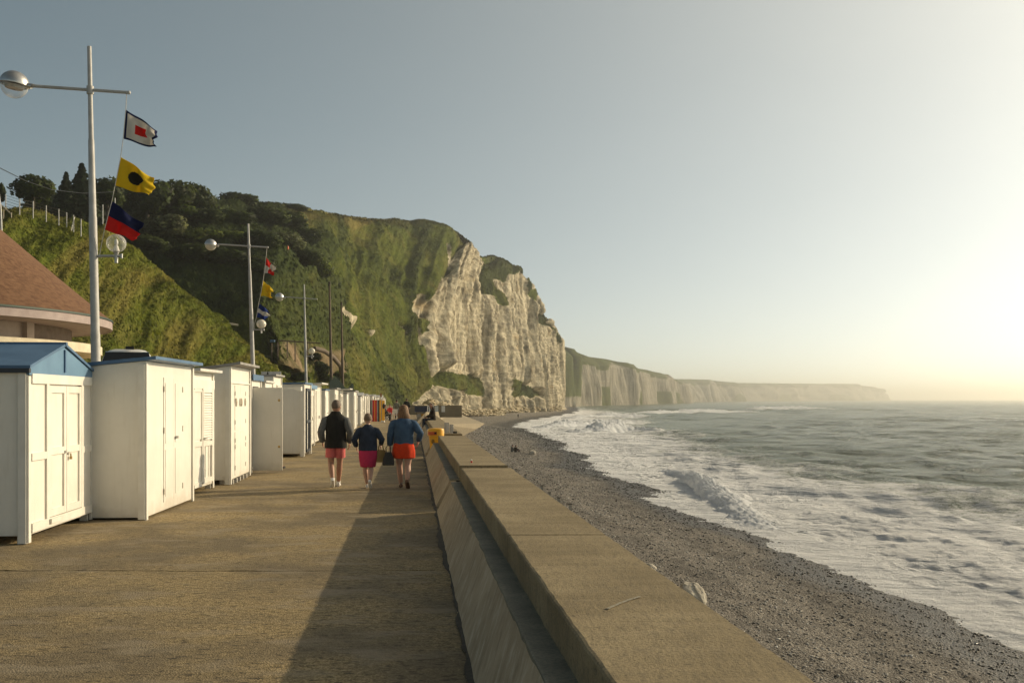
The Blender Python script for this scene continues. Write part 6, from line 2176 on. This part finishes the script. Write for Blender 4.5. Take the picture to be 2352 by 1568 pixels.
# people farther along
J_sit = dict(pel=(0, 0, .50), spine=(0, -.03, .72), chest=(0, .0, .91), neck=(0, .03, 1.05), head=(0, .06, 1.12), hipL=(-.09, .02, .47), hipR=(.09, .02, .47), kneeL=(-.10, .44, .50), kneeR=(.10, .44, .50), ankL=(-.10, .45, .085), ankR=(.10, .45, .085),
             shL=(-.185, 0, .97), shR=(.185, 0, .97), elL=(-.24, .08, .72), elR=(.24, .08, .72), wrL=(-.14, .30, .62), wrR=(.14, .30, .62))
def sit_top(m, r=1.0):
    return dict(m=m, name="jacket", secs=[(.42, .2 * r, .16 * r), (.55, .2 * r, .15 * r), (.70, .195 * r, .14 * r), (.85, .2 * r, .135 * r), (.97, .17 * r, .11 * r), (1.03, .10, .08), (1.07, .07, .07)])
def person_sit(label, loc, heading, height, skinm, top, legs, hairm, hair='short', pose=None, look=0, shoe=m_black):
    Jp = dict(J_sit); Jp.update(pose or {})
    root = person(label, loc, heading, height, skinm, dict(shoe=shoe, trousers=legs, sleeve=top, sl=1.0), pose=Jp, hair=hair, hairm=hairm, sub=1, look=look, detail=False)
    rings = [ell((0, -.01 + (z - .5) * .04, z), rx, ry, 20, 0, .01) for z, rx, ry in ((.40, .18, .15), (.55, .185, .14), (.70, .18, .13), (.85, .195, .13), (.96, .17, .11), (1.03, .09, .08), (1.07, .065, .065))]
    MB().loft(rings).build("jacket", top, root, True)
    return root
d_ = 50
x, y, z = W(975, 962, d_)
person_sit("person in a dark brown coat sitting on the sea wall with long dark hair", (-4.02, 50.5, .22), R(110), 1.72, m_skin, m_browncoat, m_darkblue, m_hair_dark, 'long', look=R(30))
walker = dict(kneeL=(-.09, .08, .49), ankL=(-.09, .15, .085), ankR=(.09, -.15, .12), toeR=(0, .85, -.5))
top_std = lambda m: dict(m=m, name="jacket", secs=[(.86, .19, .14), (1.0, .19, .135), (1.2, .2, .135), (1.36, .2, .13), (1.44, .16, .11), (1.49, .09, .08), (1.52, .07, .07)])
x, y, z = ground_at(934, 958)
person("person in dark clothes walking far ahead past the huts' end", (x, y, 0), wk, 1.78, m_skin, dict(top=top_std(m_black_vest), sleeve=m_black_vest, trousers=m_black_vest, shoe=m_black), pose=walker, hair='short', hairm=m_hair_dark, sub=1, detail=False)
x, y, z = ground_at(911, 961)
person("person in an olive top and dark jeans strolling ahead beside the long haired woman's head", (x, y, 0), wk, 1.66, m_skin, dict(top=top_std(m_olive), sleeve=m_olive, trousers=m_darkblue, shoe=m_black), pose=walker, hair='short', hairm=m_hair_dark, sub=1, detail=False)
x, y, z = ground_at(883, 966)
person_sit("person in black and red leaning back on a chair by the striped windbreak", (x, y, 0), R(-100), 1.7, m_skin, m_black_vest, m_black_vest, m_hair_dark)
x, y, z = ground_at(896, 962)
person_sit("person in a red top sitting on a chair in front of the far huts", (x, y, 0), R(150), 1.7, m_skin, m_redcloth, m_darkblue, m_hair_dark)
def chair(loc, rz, label, m=m_steel, sm=m_redcloth, grp="folding chairs by the huts"):
    o = thing("folding_chair", label, "chair", loc, rz, grp)
    MB().bx(-.23, .23, -.2, .24, .39, .42).build("seat", sm, o)
    MB().box((0, -.25, .68), (.46, .03, .36), rotm(R(14))).build("backrest", sm, o)
    for sx in (-.22, .22):
        MB().tube([(sx, .28, 0), (sx, -.28, .85)], .014, 6).build("leg", m, o)
        MB().tube([(sx, -.28, 0), (sx, .26, .60)], .014, 6).build("leg", m, o)
    return o
x, y, z = ground_at(883, 966); chair((x, y, 0), R(-100), "dark folding chair beside the striped windbreak under the leaning person", m_steel, m_canvas_dark)
x, y, z = ground_at(896, 962); chair((x, y, 0), R(150), "red folding chair under the seated person in red", m_steel, m_redcloth)
x, y, z = ground_at(889, 964); chair((x, y, 0), R(-60), "empty white chair between the two seated people by the far huts", m_trim, m_trim)
x, y, z = ground_at(906, 962); chair((x, y, 0), R(20), "pale empty chair next to the person in the olive top", m_trim, m_trim)
# white chair half hidden by the open door, with somebody sitting there
x, y, z = W(640, 1070, 25.6)
chair((x - .16, 25.2, 0), R(-80), "white garden chair half hidden by the wide open hut door", m_trim, m_trim, "chairs by the nearer huts")
person_sit("person sitting hidden behind the wide open hut door with one arm showing", (x - .40, 25.25, 0), R(-80), 1.65, m_skin, m_skinlt, m_darkblue, m_hair_short)

# striped windbreak
def windbreak():
    d = 75
    x0, y0, z0 = W(850, 968, d)
    x1 = W(876, 968, d)[0]
    o = thing("windbreak", "red, grey and yellow striped canvas windbreak beside the far huts", "windbreak", (x0, d, 0))
    w = x1 - x0
    h = 1.68
    st = [(.0, .10, m_canvas_dark), (.10, .22, m_grey), (.22, .39, m_redcloth), (.39, .44, m_yellow), (.44, .60, m_redcloth), (.60, .72, m_grey), (.72, .84, m_canvas_dark), (.84, 1.0, m_yellow)]
    for a, b, m in st:
        MB().bx(w * a, w * b, -.02, .02, .06, h).build("stripe", m, o)
    for x in (0, w):
        MB().tube([(x, 0, 0), (x, 0, h + .08)], .03, 8).build("pole", m_woodlt, o)
    MB().bx(w * 1.02, w * 1.28, .0, .05, .1, h * .98).build("side_cloth", m_yellow, o)
    MB().sphere((w * 1.2, -.02, h * .72), (.10, .03, .2), 10, 8).build("pocket", m_black, o, True)
    MB().bx(w * .98, w * 1.3, -.25, .1, 0, .13).build("foot_weight", m_trim, o)
windbreak()

# kiosk with a dark canopy near the seated person
def kiosk():
    x0, d, z0 = W(955, 960, 84)[0], 84, 0
    o = thing("kiosk", "small cream kiosk with a dark sloping canopy by the wall's far end", "kiosk", (x0, d, 0), R(4))
    zt = W(0, 933, d)[2]; ze = W(0, 946, d)[2]
    w = W(985, 0, d)[0] - x0
    MB().prism([(-.55, ze), (-.45, ze + .04), (.0, zt), (.6, zt), (.9, ze)], -.1, w, axis=0).build("canopy", m_canvas_dark, o)
    MB().bx(.12, w - .2, .0, .55, 0, ze - .01).build("counter", m_cream, o)
    for k, m in enumerate((m_trim, m_yellow, m_trim)):
        MB().bx(.16 + k * .3, .40 + k * .3, -.03, -.002, .25, ze - .15).build("panel", m, o)
    MB().tube([(w - .15, -.4, 0), (w - .1, -.45, ze + .55)], .03, 6).build("prop", m_trim, o)
kiosk()
x, y, z = W(873, 912, 96)
o = thing("beach_pennant", "small orange pennant on a pole above the far huts", "flag", (x, 96, 0))
MB().tube([(0, 0, 0), (0, 0, 2.35)], .025, 6).build("pole", m_woodlt, o)
MB().prism([(0, 1.95), (.16, 1.98), (.18, 2.28), (0, 2.32)], -.02, .02, axis=1).build("cloth", m_orange, o)

# on the beach
def on_beach(px, py, drop=6.6):
    d = 100.0
    for _ in range(30):
        x, y, z = W(px, py, d)
        zb = float(beach_z(np.array([x]), np.array([y]))[0])
        d = (EYE - zb) * FL / (py - HY)
    return (x, d, zb + .02)
J_low = dict(J_sit); J_low = {k: (v[0], v[1], v[2] - .38) if not k.startswith('ank') else v for k, v in J_low.items()}
J_low.update(kneeL=(-.1, .36, .42), kneeR=(.1, .36, .42), ankL=(-.1, .62, .085), ankR=(.1, .62, .085))
def beach_sitter(label, loc, hd, m):
    Jp = {k: v for k, v in J_low.items()}
    r = person(label, loc, hd, 1.7, m_skin, dict(trousers=m_darkblue, shoe=m_black, sleeve=m), pose=Jp, hair='short', hairm=m_hair_dark, sub=1, detail=False)
    MB().loft([ell((0, 0, z), rx, ry, 16) for z, rx, ry in ((.04, .19, .16), (.2, .19, .15), (.45, .2, .14), (.58, .17, .11), (.65, .09, .08), (.69, .06, .06))]).build("jacket", m, r, True)
p0 = on_beach(1176, 1037); p1 = on_beach(1184, 1038)
beach_sitter("person in pale blue of the couple sitting on the shingle", p0, R(-60), m_greyknit)
beach_sitter("person in dark clothes of the couple sitting on the shingle", p1, R(-50), m_browncoat)
p0 = on_beach(1190, 960)
person("tiny lone walker standing on the far beach below the cliff", p0, R(-30), 1.6, m_skin, dict(top=top_std(m_darkblue), sleeve=m_darkblue, trousers=m_black_vest, shoe=m_black), hair='short', hairm=m_hair_dark, sub=1, detail=False)
p0 = surf(668, 580, 'm')
person("tiny hiker in orange on the path across the hillside", (p0[0], p0[1] - 1.5, p0[2] - .2), R(90), 1.75, m_skin, dict(top=top_std(m_orangered), sleeve=m_orangered, trousers=m_wood, shoe=m_black), pose=walker, hair='short', hairm=m_hair_dark, sub=1, detail=False)
